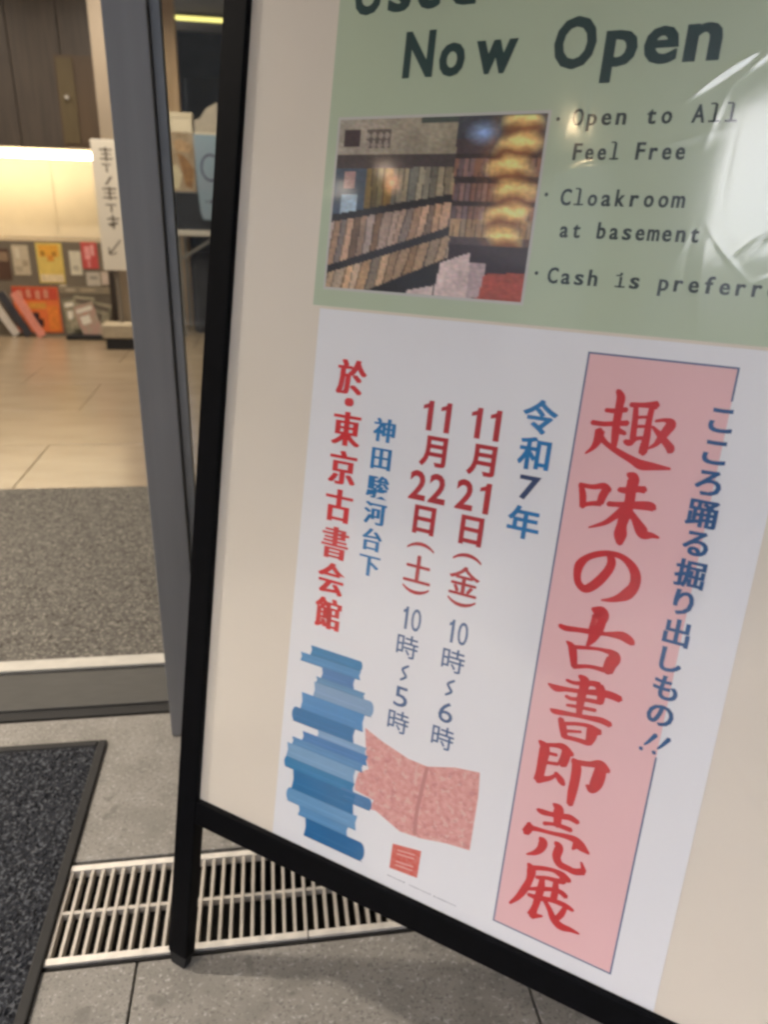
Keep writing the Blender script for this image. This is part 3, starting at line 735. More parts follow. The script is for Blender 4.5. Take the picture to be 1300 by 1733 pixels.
PRINT = {
 'stack': [([(198.6, 581.1), (272.1, 578.3), (271.8, 567.1), (183.6, 555.7)], '2280B8'), ([(182.7, 563.8), (191.7, 567.2), (202.2, 566.6), (271.1, 566.9), (263.7, 563.0), (259.9, 552.5), (216.8, 552.4), (181.9, 546.8)], '3C86C4'), ([(215.5, 552.5), (261.1, 553.3), (263.8, 540.9), (278.7, 540.0), (278.3, 533.6), (221.9, 529.6)], '4A86C0'), ([(207.4, 530.9), (221.5, 533.0), (278.1, 535.2), (294.7, 529.1), (296.3, 516.9), (290.4, 505.0), (225.3, 499.5), (207.9, 514.2)], '7CA6CC'), ([(191.1, 497.6), (208.5, 508.8), (282.2, 512.0), (277.2, 491.3), (271.7, 474.5), (182.5, 476.1)], '3F8CC8'), ([(182.3, 477.3), (200.7, 482.5), (270.6, 483.7), (264.7, 469.5), (185.7, 471.1)], '1E78B4'), ([(220.1, 463.5), (228.7, 469.1), (289.8, 469.7), (292.0, 462.1), (217.4, 451.4)], '7FAAD2'), ([(214.7, 451.7), (290.9, 461.0), (294.6, 440.7), (283.7, 437.9), (179.5, 424.8), (179.0, 429.7), (200.2, 436.4)], '4585C2'), ([(184.9, 425.6), (206.2, 431.1), (279.1, 434.2), (279.2, 411.7), (178.7, 404.9)], '74A5CE'), ([(173.3, 403.3), (180.6, 413.8), (279.1, 412.6), (280.4, 402.2), (183.0, 390.4)], '1E82B8'), ([(196.4, 394.9), (282.0, 405.9), (285.6, 380.0), (284.9, 364.2), (209.6, 373.5)], '1675AE'), ([(279.7, 407.4), (307.8, 404.1), (304.9, 387.7), (282.3, 386.1)], '3F7FB8'), ([(181.1, 354.5), (210.1, 369.0), (289.8, 366.3), (288.5, 355.7), (276.3, 349.6), (277.6, 338.3), (182.6, 338.9)], '5E9ACB'), ([(214.3, 329.3), (277.6, 338.8), (306.5, 333.4), (305.2, 312.4), (216.0, 313.7)], '0F6FA8')],
 'under': [([(198.6, 580.6), (271.7, 578.1), (271.1, 566.9), (263.7, 562.7), (261.2, 554.1), (263.8, 540.9), (277.6, 539.6), (277.4, 534.9), (294.8, 528.5), (295.8, 516.7), (289.9, 505.3), (280.8, 502.6), (277.2, 491.8), (270.9, 481.9), (270.6, 473.2), (289.9, 469.2), (294.4, 442.6), (285.0, 437.7), (279.1, 434.2), (279.2, 412.1), (307.9, 403.7), (306.0, 388.6), (286.6, 381.7), (286.7, 370.5), (289.4, 365.4), (288.5, 355.7), (276.9, 349.1), (278.2, 337.8), (306.0, 333.1), (305.2, 312.9), (216.5, 314.4), (214.3, 329.3), (182.6, 338.9), (181.6, 354.2), (207.6, 366.7), (208.3, 373.4), (197.2, 387.0), (183.0, 390.4), (174.1, 401.1), (180.4, 416.3), (179.1, 428.5), (200.2, 436.4), (220.1, 456.1), (221.0, 466.8), (212.7, 470.7), (185.7, 471.5), (183.4, 480.2), (193.5, 487.3), (191.5, 498.2), (208.5, 508.8), (206.6, 531.3), (216.6, 542.2), (211.7, 551.3), (183.0, 548.3), (183.6, 563.3)], '3F7FB8')],
 'book': [([(286.5, 497.0), (312.1, 487.4), (349.0, 477.8), (374.5, 477.1), (408.7, 489.1), (439.3, 494.3), (441.7, 463.8), (441.4, 392.3), (411.9, 388.5), (378.4, 380.8), (350.3, 378.1), (314.3, 392.1), (304.5, 390.5), (310.2, 405.1), (282.2, 408.4), (281.3, 415.5), (284.2, 433.7), (297.9, 443.9), (292.7, 456.4)], 'D08780')],
 'seal': [([(343.2, 357.8), (381.8, 364.2), (381.1, 325.9), (342.8, 322.8)], 'D84A40')],
 'line': [([(341.8, 311.7), (436.4, 312.0), (436.2, 310.4), (341.5, 310.1)], '77777F')],
}
# ================================================================== NOTICE BOARD
SO = Vector((-0.1810953, 0.82425952, 0.0))
SU = Vector((0.80145562, -0.59786677, 0.01497381))
SV = Vector((0.10539497, 0.16584176, 0.98050416))
SN = Vector((-0.58869414, -0.78425241, 0.19592696))
SM = Matrix((SU, SV, SN)).transposed().to_4x4()
SM.translation = SO
black = mat('black_frame_metal', (0.0022, 0.0024, 0.0035), rough=0.5, metal=0.0, spec=0.08, var=0.25, vscale=30, bump=0.05, bscale=500)
rubber = mat('black_rubber', (0.008, 0.008, 0.008), rough=0.8)
boardm = mat('cream_board', (0.84, 0.765, 0.65), rough=0.55, var=0.025, vscale=3, bump=0.03, bscale=400)
sg = thing('notice_board', 'large black framed A-frame notice board with clear film standing outside the door', 'notice board', mw=SM)
def sbox(name, x0, x1, y0, y1, z0, z1, m, bevel=0.0015, parent=None):
    bm = bmesh.new()
    bm_box(bm, x0, x1, y0, y1, z0, z1, bevel)
    return from_bm(name, bm, m, parent or sg)
WT = 0.831
TOP = 1.425
def world_y(x, y, z):
    return (SM @ Vector((x, y, z))).z
yl = 0.022
yr = -(world_y(WT - 0.018, 0, 0)) / SV.z + 0.022
sbox('stile', 0.0, 0.035, yl, TOP, -0.021, 0.0, black)
sbox('stile', WT - 0.035, WT, yr, TOP, -0.021, 0.0, black)
sbox('bottom_rail', 0.0352, WT - 0.0352, 0.257, 0.294, -0.020, -0.0005, black)
sbox('top_rail', 0.0352, WT - 0.0352, TOP - 0.036, TOP, -0.020, -0.0005, black)
for x0, yy in ((0.0, yl), (WT - 0.035, yr)):
    bm = bmesh.new()
    bm_box(bm, x0 + 0.0015, x0 + 0.0335, yy - 0.021, yy - 0.0003, -0.0195, -0.0015)
    for v in bm.verts:
        if v.co.y < yy - 0.015:
            v.co.x += (x0 + 0.0175 - v.co.x) * 0.22
            v.co.z += (-0.0105 - v.co.z) * 0.2
    from_bm('rubber_foot', bm, rubber, sg)
bm = bmesh.new()
bm_box(bm, 0.0352, WT - 0.0352, 0.2945, TOP - 0.0365, -0.0135, -0.0085)
from_bm('backing_board', bm, boardm, sg)
# rear frame hinged at the top
A2 = 2 * math.radians(11.30)
def rearpt(x, L):
    return Vector((x, TOP - 0.02 - L * math.cos(A2), -0.034 - L * math.sin(A2)))
def rear_len(x):
    lo, hi = 0.5, 2.0
    for _ in range(40):
        mid = (lo + hi) / 2
        p = rearpt(x, mid)
        if world_y(p.x, p.y, p.z) > 0.004:
            lo = mid
        else:
            hi = mid
    return lo
for x in (0.03, WT - 0.03):
    bar('rear_leg', rearpt(x, 0), rearpt(x, rear_len(x)), 0.03, 0.018, black, sg, up=(1, 0, 0))
bar('rear_rail', rearpt(0.045, 1.0), rearpt(WT - 0.045, 1.0), 0.018, 0.03, black, sg, up=(0, 1, 0))
rb = bmesh.new()
bm_bar(rb, rearpt(WT / 2, 0.04), rearpt(WT / 2, 1.10), WT - 0.10, 0.006, up=(0, 0, 1))  # unseen rear panel, added to darken the floor under the board
o = from_bm('added_rear_board', rb, boardm, sg)
bar('hinge_bar', (0.02, TOP - 0.02, -0.028), (WT - 0.02, TOP - 0.02, -0.028), 0.012, 0.03, black, sg, up=(0, 1, 0))

# ------------------------------------------------------------------ glyphs
GL = {}
def prepare(chars, offset):
    todo = []
    for ch in chars:
        if (ch, offset) in GL:
            continue
        c = bpy.data.curves.new('glyph', 'FONT')
        c.body = ch
        c.size = 1.0
        c.offset = offset
        c.resolution_u = 3
        o = bpy.data.objects.new('glyph', c)
        COL.objects.link(o)
        todo.append((ch, o, c))
    bpy.context.view_layer.update()
    dg = bpy.context.evaluated_depsgraph_get()
    for ch, o, c in todo:
        me = bpy.data.meshes.new_from_object(o.evaluated_get(dg))
        vs_ = [(v.co.x, v.co.y) for v in me.vertices]
        fs = [tuple(p.vertices) for p in me.polygons]
        xs_ = [v[0] for v in vs_]
        ys_ = [v[1] for v in vs_]
        GL[(ch, offset)] = (vs_, fs, (min(xs_), max(xs_), min(ys_), max(ys_)))
        bpy.data.meshes.remove(me)
    for ch, o, c in todo:
        bpy.data.objects.remove(o)
        bpy.data.curves.remove(c)

class Print:
    """gathers flat printed shapes of one colour into one mesh (mm in, metres out)"""
    def __init__(self):
        self.v, self.f = [], []
        self.n = 0
    def glyph(self, ch, cx, cy, em, offset=0.0, wx=1.0, rot=0, copies=((0, 0),), z=0.0, fit=None, base=None):
        prepare([ch], offset)
        vs_, fs, bb = GL[(ch, offset)]
        mx_, my_ = (bb[0] + bb[1]) / 2, (bb[2] + bb[3]) / 2
        sx, sy = em * wx, em
        if fit:                                   # fit = (width, height) in mm of the ink box
            if fit[0]: sx = fit[0] / max(1e-4, bb[1] - bb[0])
            if fit[1]: sy = fit[1] / max(1e-4, bb[3] - bb[2])
        for dx, dy in copies:
            b0 = len(self.v)
            zz = z + self.n * 0.000015
            self.n = (self.n + 1) % 14
            for x, y in vs_:
                X, Y = (x - mx_) * sx, (y - my_) * sy
                if base is not None:
                    Y = y * sy
                if rot:
                    X, Y = Y, -X
                yy = base if base is not None else cy
                self.v.append(((cx + X + dx) / 1000, (yy + Y + dy) / 1000, zz))
            self.f += [tuple(b0 + i for i in q) for q in fs]
    def one(self, cx, cy, h, stem):
        x1 = cx + stem * .75
        x0 = x1 - stem
        t, b = cy + h / 2, cy - h / 2
        self.poly([(x0, b), (x1, b), (x1, t), (x0 + stem * .15, t), (x0, t - h * .10), (x0 - stem * .85, t - h * .17), (x0 - stem * .85, t - h * .30), (x0, t - h * .25)])
    def poly(self, pts, z=0.0):
        b0 = len(self.v)
        self.v += [(x / 1000, y / 1000, z) for x, y in pts]
        self.f.append(tuple(range(b0, b0 + len(pts))))
    def rect(self, x0, x1, y0, y1, z=0.0):
        self.poly([(x0, y0), (x1, y0), (x1, y1), (x0, y1)], z)
    def stroke(self, pts, z=0.0):
        P_ = [Vector(p) for p in pts]
        if len(P_) == 2:
            P_ = [P_[0], (P_[0] + P_[1]) / 2, P_[1]]
        ext = [P_[0] * 2 - P_[1]] + P_ + [P_[-1] * 2 - P_[-2]]
        S_ = []
        for i in range(1, len(ext) - 2):
            for s in range(6):
                t = s / 6
                a, b, c, d = ext[i - 1:i + 3]
                S_.append(0.5 * ((2 * b) + (c - a) * t + (2 * a - 5 * b + 4 * c - d) * t * t + (3 * b - a - 3 * c + d) * t ** 3))
        S_.append(P_[-1])
        L_, R_ = [], []
        N = len(S_)
        for i, p in enumerate(S_):
            q0, q1 = S_[max(0, i - 1)], S_[min(N - 1, i + 1)]
            d = Vector((q1.x - q0.x, q1.y - q0.y))
            if d.length < 1e-6: d = Vector((1, 0))
            d.normalize()
            nn = Vector((-d.y, d.x))
            hw = max(0.15, p.z * 1.2 + 0.9) / 2
            L_.append((p.x + nn.x * hw, p.y + nn.y * hw))
            R_.append((p.x - nn.x * hw, p.y - nn.y * hw))
        # rounded ends
        def cap(p, q):
            d = Vector((p.x - q.x, p.y - q.y))
            if d.length < 1e-6: return []
            d.normalize(); a0 = math.atan2(d.y, d.x); r = p.z * 0.6 + .4
            return [(p.x + r * .6 * math.cos(a0 + t) * 1.0, p.y + r * .6 * math.sin(a0 + t)) for t in (-1.0, -0.5, 0, .5, 1.0)]
        zz = z + self.n * 0.000012
        self.n = (self.n + 1) % 18
        b0 = len(self.v)
        for (x, y) in L_ + R_:
            self.v.append((x / 1000, y / 1000, zz))
        for i in range(N - 1):
            self.f.append((b0 + i, b0 + i + 1, b0 + N + i + 1, b0 + N + i))
        for p, q, l, r in ((S_[0], S_[1], 0, N), (S_[-1], S_[-2], N - 1, 2 * N - 1)):
            c = cap(p, q)
            if c:
                b1 = len(self.v)
                self.v += [(x / 1000, y / 1000, zz) for x, y in c]
                if l == 0:
                    self.f.append((b0 + l,) + tuple(b1 + k for k in range(4, -1, -1))[::-1][::-1] + (b0 + r,))
                else:
                    self.f.append((b0 + r,) + tuple(b1 + k for k in range(4, -1, -1))[::-1][::-1] + (b0 + l,))
    def build(self, name, m, parent):
        me = bpy.data.meshes.new(name)
        me.from_pydata(self.v, [], self.f)
        me.update()
        # every printed face looks out of the board
        bm = bmesh.new()
        bm.from_mesh(me)
        bm.normal_update()
        fl = [f for f in bm.faces if f.normal.z < 0]
        bmesh.ops.reverse_faces(bm, faces=fl)
        bm.to_mesh(me)
        bm.free()
        return link(name, me, m, parent)

prepare('こころ踊る掘り出しもの!令和年月日(金)土時〜於・東京古書会館神田駿河台下', 0.012)
PB = -0.0083      # back of the paper sheets, local z
def paper(name, label, x0, x1, y0, y1, z, m):
    t = thing('poster', label, 'poster', mw=SM @ Matrix.Translation((0, 0, z)))
    nxp, nyp = 24, 30
    ph = random.uniform(0, 10)
    def fn(i, j):
        return (x0 + (x1 - x0) * i / nxp, y0 + (y1 - y0) * j / nyp, 0)
    grid_mesh('sheet', nxp, nyp, fn, m, t)
    return t
ink_red = mat('ink_red', (0.66, 0.008, 0.016), rough=0.5, var=0.06, vscale=60)
ink_red2 = mat('ink_deep_red', (0.52, 0.005, 0.012), rough=0.5, var=0.08, vscale=60)
ink_verm = mat('ink_vermilion', (0.74, 0.014, 0.016), rough=0.5, var=0.06, vscale=60)
ink_blue = mat('ink_blue', (0.004, 0.095, 0.28), rough=0.5, var=0.08, vscale=60)
ink_cyan = mat('ink_bright_blue', (0.001, 0.20, 0.50), rough=0.5, var=0.08, vscale=60)
ink_slate = mat('ink_slate_blue', (0.075, 0.15, 0.32), rough=0.5, var=0.08, vscale=60)
ink_line = mat('ink_line_blue', (0.07, 0.13, 0.27), rough=0.5)
pinkm = mat('print_pink', (0.90, 0.56, 0.57), rough=0.5, var=0.02, vscale=6)
sheet_w = mat('white_poster_paper', (0.89, 0.895, 0.92), rough=0.45, var=0.015, vscale=5)
sheet_g = mat('green_poster_paper', (0.53, 0.63, 0.45), rough=0.45, var=0.03, vscale=5)

wp = paper('poster', 'white poster for a used book sale with large red vertical title on a pink band', 0.1645, 0.6695, 0.2955, 0.994, PB + 0.0004, sheet_w)
p = Print()
p.rect(483.5, 619.5, 317, 976)
p.build('pink_band', pinkm, wp).location = (0, 0, 0.00012)
p = Print()
lw = 1.7
p.rect(483 - lw / 2, 483 + lw / 2, 316, 977)
p.rect(483, 620, 977 - lw, 977, 0.00002)
p.rect(483, 620, 316, 316 + lw, 0.00002)
p.rect(619.5 - lw / 2, 619.5 + lw / 2, 946, 977, 0.00001)
p.rect(619.5 - lw / 2, 619.5 + lw / 2, 316, 582, 0.00001)
p.build('thin_blue_border', ink_line, wp).location = (0, 0, 0.0002)
for ch, strokes in TITLE.items():
    p = Print()
    for s_ in strokes:
        p.stroke(s_)
    o = p.build('title_character', ink_red, wp)
    o.location = (0, 0, 0.0003)
HB = ((-0.6, 0.25), (0.6, 0.25), (0.6, -.25), (-.6, -.25))
HB3 = ((-1.1, 0), (-.4, 0), (0.4, 0), (1.1, 0))
p = Print()
for ch, x, y in (('こ', 614.3, 927.5), ('こ', 614.5, 897.5), ('ろ', 614.3, 868.5), ('踊', 614.5, 838.5), ('る', 614.5, 809), ('掘', 615, 778.5), ('り', 614.6, 749), ('出', 614.4, 717.5), ('し', 614.5, 688), ('も', 614.8, 658), ('の', 614.9, 628)):
    p.glyph(ch, x, y, 29, 0.012, copies=HB)
for dx in (-6, 7):
    p.stroke([(615 + dx + 6, 606, 3.4), (615 + dx, 596, 2.0), (615 + dx - 3, 592, 1.0)])
    p.stroke([(615 + dx - 5, 587.5, 3.0), (615 + dx - 6, 586, 3.0)])
p.build('tagline_lettering', ink_blue, wp).location = (0, 0, 0.0006)
p = Print()
for ch, y in (('令', 906.5), ('和', 868.2), ('7', 831.5), ('年', 794)):
    if ch == '7':
        continue
    p.glyph(ch, 444, y, 36.5, 0.014, copies=HB)
p.build('era_lettering', ink_cyan, wp).location = (0, 0, 0.0003)
p = Print()
p.glyph('7', 444.5, 831.5, 30, 0.02, fit=(23, 26))
p.build('era_numeral', mat('ink_navy', (0.03, 0.06, 0.16), rough=0.5), wp).location = (0, 0, 0.0003)
p = Print()
for cx, dd, dw in ((330, '22', '土'), (387.5, '21', '金')):
    for ch, dx in (('1', -10.5), ('1', 11)):
        p.one(cx + dx, 890.5, 33, 6.6)
    p.glyph('月', cx + .5, 851.5, 37, 0.02, copies=HB)
    for ch, dx in zip(dd, (-12.2, 12.2)):
        if ch == '1':
            p.one(cx + dx - 1, 811, 34, 6.8)
        else:
            p.glyph(ch, cx + dx - 1, 811, 36, 0.025, fit=(21, 34))
    p.glyph('日', cx, 772.4, 37, 0.02, copies=HB)
    p.glyph('(', cx, 741.5, 34, 0.008, rot=1, fit=(10, 34))
    p.glyph(dw, cx, 714, 37, 0.0, copies=((-.9, 0), (0, .5), (.9, 0), (0, -.5)))
    p.glyph(')', cx, 688.5, 34, 0.008, rot=1, fit=(10, 34))
p.build('date_lettering', ink_red2, wp).location = (0, 0, 0.0003)
p = Print()
for cx, hh in ((329.5, '5'), (388.5, '6')):
    for ch, dx in (('1', -7), ('0', 6.5)):
        if ch == '1':
            p.one(cx + dx, 652.8, 28, 3.4)
        else:
            p.glyph(ch, cx + dx, 652.8, 28, 0.0, fit=(12.5, 28))
    p.glyph('時', cx - .5, 618, 31, 0.006)
    p.stroke([(cx + 4.5, 594.5, 1.6), (cx - 2.5, 589, 1.9), (cx - .5, 584.5, 1.9), (cx + 2.5, 580, 1.9), (cx - 4, 574.5, 1.6)])
    p.glyph(hh, cx - .5, 553, 28, 0.004, fit=(18, 26))
    p.glyph('時', cx, 520.5, 31, 0.006)
p.build('opening_hours_lettering', ink_slate, wp).location = (0, 0, 0.0003)
p = Print()
for ch, y in (('神', 865.6), ('田', 832.3), ('駿', 799), ('河', 767.4), ('台', 735.3), ('下', 703)):
    p.glyph(ch, 266.5, y, 29, 0.006, copies=HB3)
p.build('district_lettering', ink_cyan, wp).location = (0, 0, 0.0003)
p = Print()
for ch, y in (('於', 919.8), ('・', 891.3), ('東', 859.8), ('京', 813.3), ('古', 766.7), ('書', 720.3), ('会', 674.6), ('館', 629)):
    p.glyph(ch, 216.6, y, 43, 0.006, wx=0.88, copies=((-1.9, 0), (-.7, 0), (.7, 0), (1.9, 0)))
p.build('venue_lettering', ink_verm, wp).location = (0, 0, 0.0003)
# printed drawing: a pile of blue books, an open pink book, a red seal
PILE = [(197, 273, 581, 568, '2A86BC', 1), (183, 272, 568, 556, '4E97CC', 0), (216, 265, 557, 541, '4A86C0', 0), (209, 281, 542, 533, '5F98C4', 0),
        (207, 295, 534, 513, '86ACD0', 1), (190, 284, 514, 490, '4A94CE', 0), (178, 273, 491, 470, '1E78B4', -1), (219, 292, 471, 460, '86B0D6', 0),
        (197, 295, 461, 447, '4585C2', 0), (182, 290, 448, 436, '5A96C8', 0), (175, 280, 437, 416, '7CABD2', 0), (173, 281, 417, 401, '2484BA', -1),
        (262, 308, 405, 388, '4682B8', 1), (188, 284, 402, 373, '1675AE', 0), (181, 290, 374, 353, '6BA2CF', -1), (202, 279, 354, 339, '5E9ACB', 0), (214, 306, 340, 313, '0F6CA6', 1)]
for i, (x0, x1, yt, yb_, c, rnd) in enumerate(PILE):
    cc = lin(c)
    r_ = (yt - yb_) / 2
    ym = (yt + yb_) / 2
    pts = []
    def arc(cx, side):
        return [(cx + side * r_ * .55 * math.cos(t * math.pi / 8), ym + r_ * math.sin(t * math.pi / 8) * (1 if side > 0 else -1)) for t in range(4, -5, -1)]
    pts += arc(x1 - r_ * .55, 1) if rnd > 0 else [(x1, yt), (x1 - 2, ym), (x1, yb_)]
    pts += arc(x0 + r_ * .55, -1) if rnd < 0 else [(x0, yb_), (x0 + 2, ym), (x0, yt)]
    p = Print()
    p.poly(pts)
    o = p.build('printed_book', mat('print_book_' + c.lower(), cc, rough=0.5, var=0.05, vscale=30, stretch=(1, 4, 1)), wp)
    o.location = (0, 0, 0.00014 + i * 0.00002)
    p = Print()
    p.rect(x0 + 1.5, x1 - 1.5, yb_ + .2, yb_ + 0.9)
    o = p.build('printed_book_edge', mat('print_edge_' + c.lower(), tuple(v * .55 for v in cc), rough=0.5), wp)
    o.location = (0, 0, 0.00016 + i * 0.00002)
    p = Print()
    p.rect(x0 + 5, x1 - 12, ym - r_ * .3, ym - r_ * .3 + 1.0)
    o = p.build('printed_book_pages', mat('print_pages_' + c.lower(), tuple(min(1, v * 1.15 + .02) for v in cc), rough=0.5), wp)
    o.location = (0, 0, 0.00016 + i * 0.00002)
p = Print()
l0_, l1_ = Vector(PRINT['line'][0][0][0]), Vector(PRINT['line'][0][0][1])
for k_ in range(34):
    if k_ in (9, 10, 22):
        continue
    q_ = l0_.lerp(l1_, k_ / 34)
    hh_ = random.uniform(1.0, 2.0)
    p.rect(q_.x, q_.x + 1.5, q_.y - hh_ / 2, q_.y + hh_ / 2)
p.build('caption_marks', mat('print_grey_line', (0.24, 0.25, 0.29), rough=0.6), wp).location = (0, 0, 0.00014)
pk = mat('print_open_book', (0.72, 0.30, 0.27), rough=0.5, color2=(0.86, 0.46, 0.43), vscale=150, detail=3, speck=[(120, 0.57, (0.84, 0.58, 0.52), 0.65), (130, 0.58, (0.58, 0.20, 0.20), 0.5)])
for key, m_, nm in (('book', pk, 'printed_open_book'), ('seal', mat('print_seal', (0.72, 0.075, 0.05), rough=0.5, color2=(0.75, 0.22, 0.18), vscale=160), 'printed_seal'),
                    ):
    p = Print()
    for pts, c in PRINT[key]:
        p.poly(pts)
    p.build(nm, m_, wp).location = (0, 0, 0.00014)
p = Print()
p.stroke([(374.5, 476, 3.0), (371, 440, 3.4), (369, 410, 3.2), (370, 383, 4.0)])
bp_ = PRINT['book'][0][0]
p.build('printed_book_fold', mat('print_fold_red', (0.62, 0.26, 0.24), rough=0.5), wp).location = (0, 0, 0.0003)
p = Print()
for k_ in range(5):
    s0 = PRINT['seal'][0][0]
    a_, b_, c_, d_ = [Vector(q) for q in s0]
    t0 = 0.2 + k_ * 0.15
    l0 = a_.lerp(d_, t0).lerp(b_.lerp(c_, t0), 0.2)
    l1 = a_.lerp(d_, t0).lerp(b_.lerp(c_, t0), 0.8)
    if k_ != 2:
        p.stroke([(l0.x, l0.y, .9), (l1.x, l1.y, .9)])
p.build('printed_seal_mark', mat('print_seal_light', (0.85, 0.45, 0.4), rough=0.6), wp).location = (0, 0, 0.0003)

# ------------------------------------------------------------------ green poster
gp = paper('poster', 'green poster in English reading Now Open with a bookshelf photo', 0.1545, 0.672, 0.9972, 1.365, PB + 0.0002, sheet_g)
teal = mat('ink_dark_teal', (0.004, 0.044, 0.042), rough=0.5, var=0.1, vscale=60)
gray = mat('ink_dark_green_grey', (0.022, 0.045, 0.042), rough=0.5, var=0.1, vscale=60)
p = Print()
# (char, centre x, width, height from baseline)
for ch, x, w_ in (('N', 257.7, 34), ('o', 295.8, 28), ('w', 343, 43), ('O', 421.5, 40), ('p', 465, 30), ('e', 501, 30), ('n', 536.5, 30)):
    em = 44 / 0.727
    p.glyph(ch, x, 0, em, 0.022, fit=(w_ - 1, None), base=1236.5, copies=((-.8, .2), (.8, .2), (.8, -.2), (-.8, -.2)))
for ch, x, w_ in (('U', 190, 32), ('s', 228, 26), ('e', 262, 27), ('d', 300, 28)):
    p.glyph(ch, x, 0, 44 / 0.727, 0.022, fit=(w_ - 1, None), base=1301, copies=((-.8, .2), (.8, .2), (.8, -.2), (-.8, -.2)))
p.build('headline_lettering', teal, gp).location = (0, 0, 0.0003)
p = Print()
def mono(txt, x0, base, pitch, cap=15.5):
    em = cap / 0.727
    for i, ch in enumerate(txt):
        if ch == ' ':
            continue
        cx = x0 + (i + .5) * pitch
        wd = {'m': .92, 'i': .45, 'l': .45, 't': .62, 'r': .62, 'f': .62, 'C': .82, 'O': .82, 'A': .85}.get(ch, .70) * pitch * .93
        if ch in 'il':
            p.glyph(ch, cx, 0, em, 0.012, base=base)
            bb = 0.36 * pitch
            p.rect(cx - bb, cx + bb, base, base + 1.5, 0.00003)
            p.rect(cx - bb, cx, base + (10.3 if ch == 'i' else 14.5), base + (11.6 if ch == 'i' else 15.9), 0.00003)
        else:
            p.glyph(ch, cx, 0, em, 0.016, fit=(wd, None), base=base, copies=((-.3, 0), (.3, 0)))
mono('Open to All', 428.5, 1184.8, 13.6)
mono('Feel Free', 434, 1154.2, 11.8)
mono('Cloakroom', 429, 1113, 13.1)
mono('at basement', 433, 1083.3, 12.1)
mono('Cash is preferred', 428, 1039.5, 13.3)
p.glyph('・', 416, 1191, 18, 0.0)
p.glyph('・', 415.5, 1122.4, 18, 0.0)
p.glyph('・', 417.5, 1048, 18, 0.0)
p.build('notes_lettering', gray, gp).location = (0, 0, 0.0003)

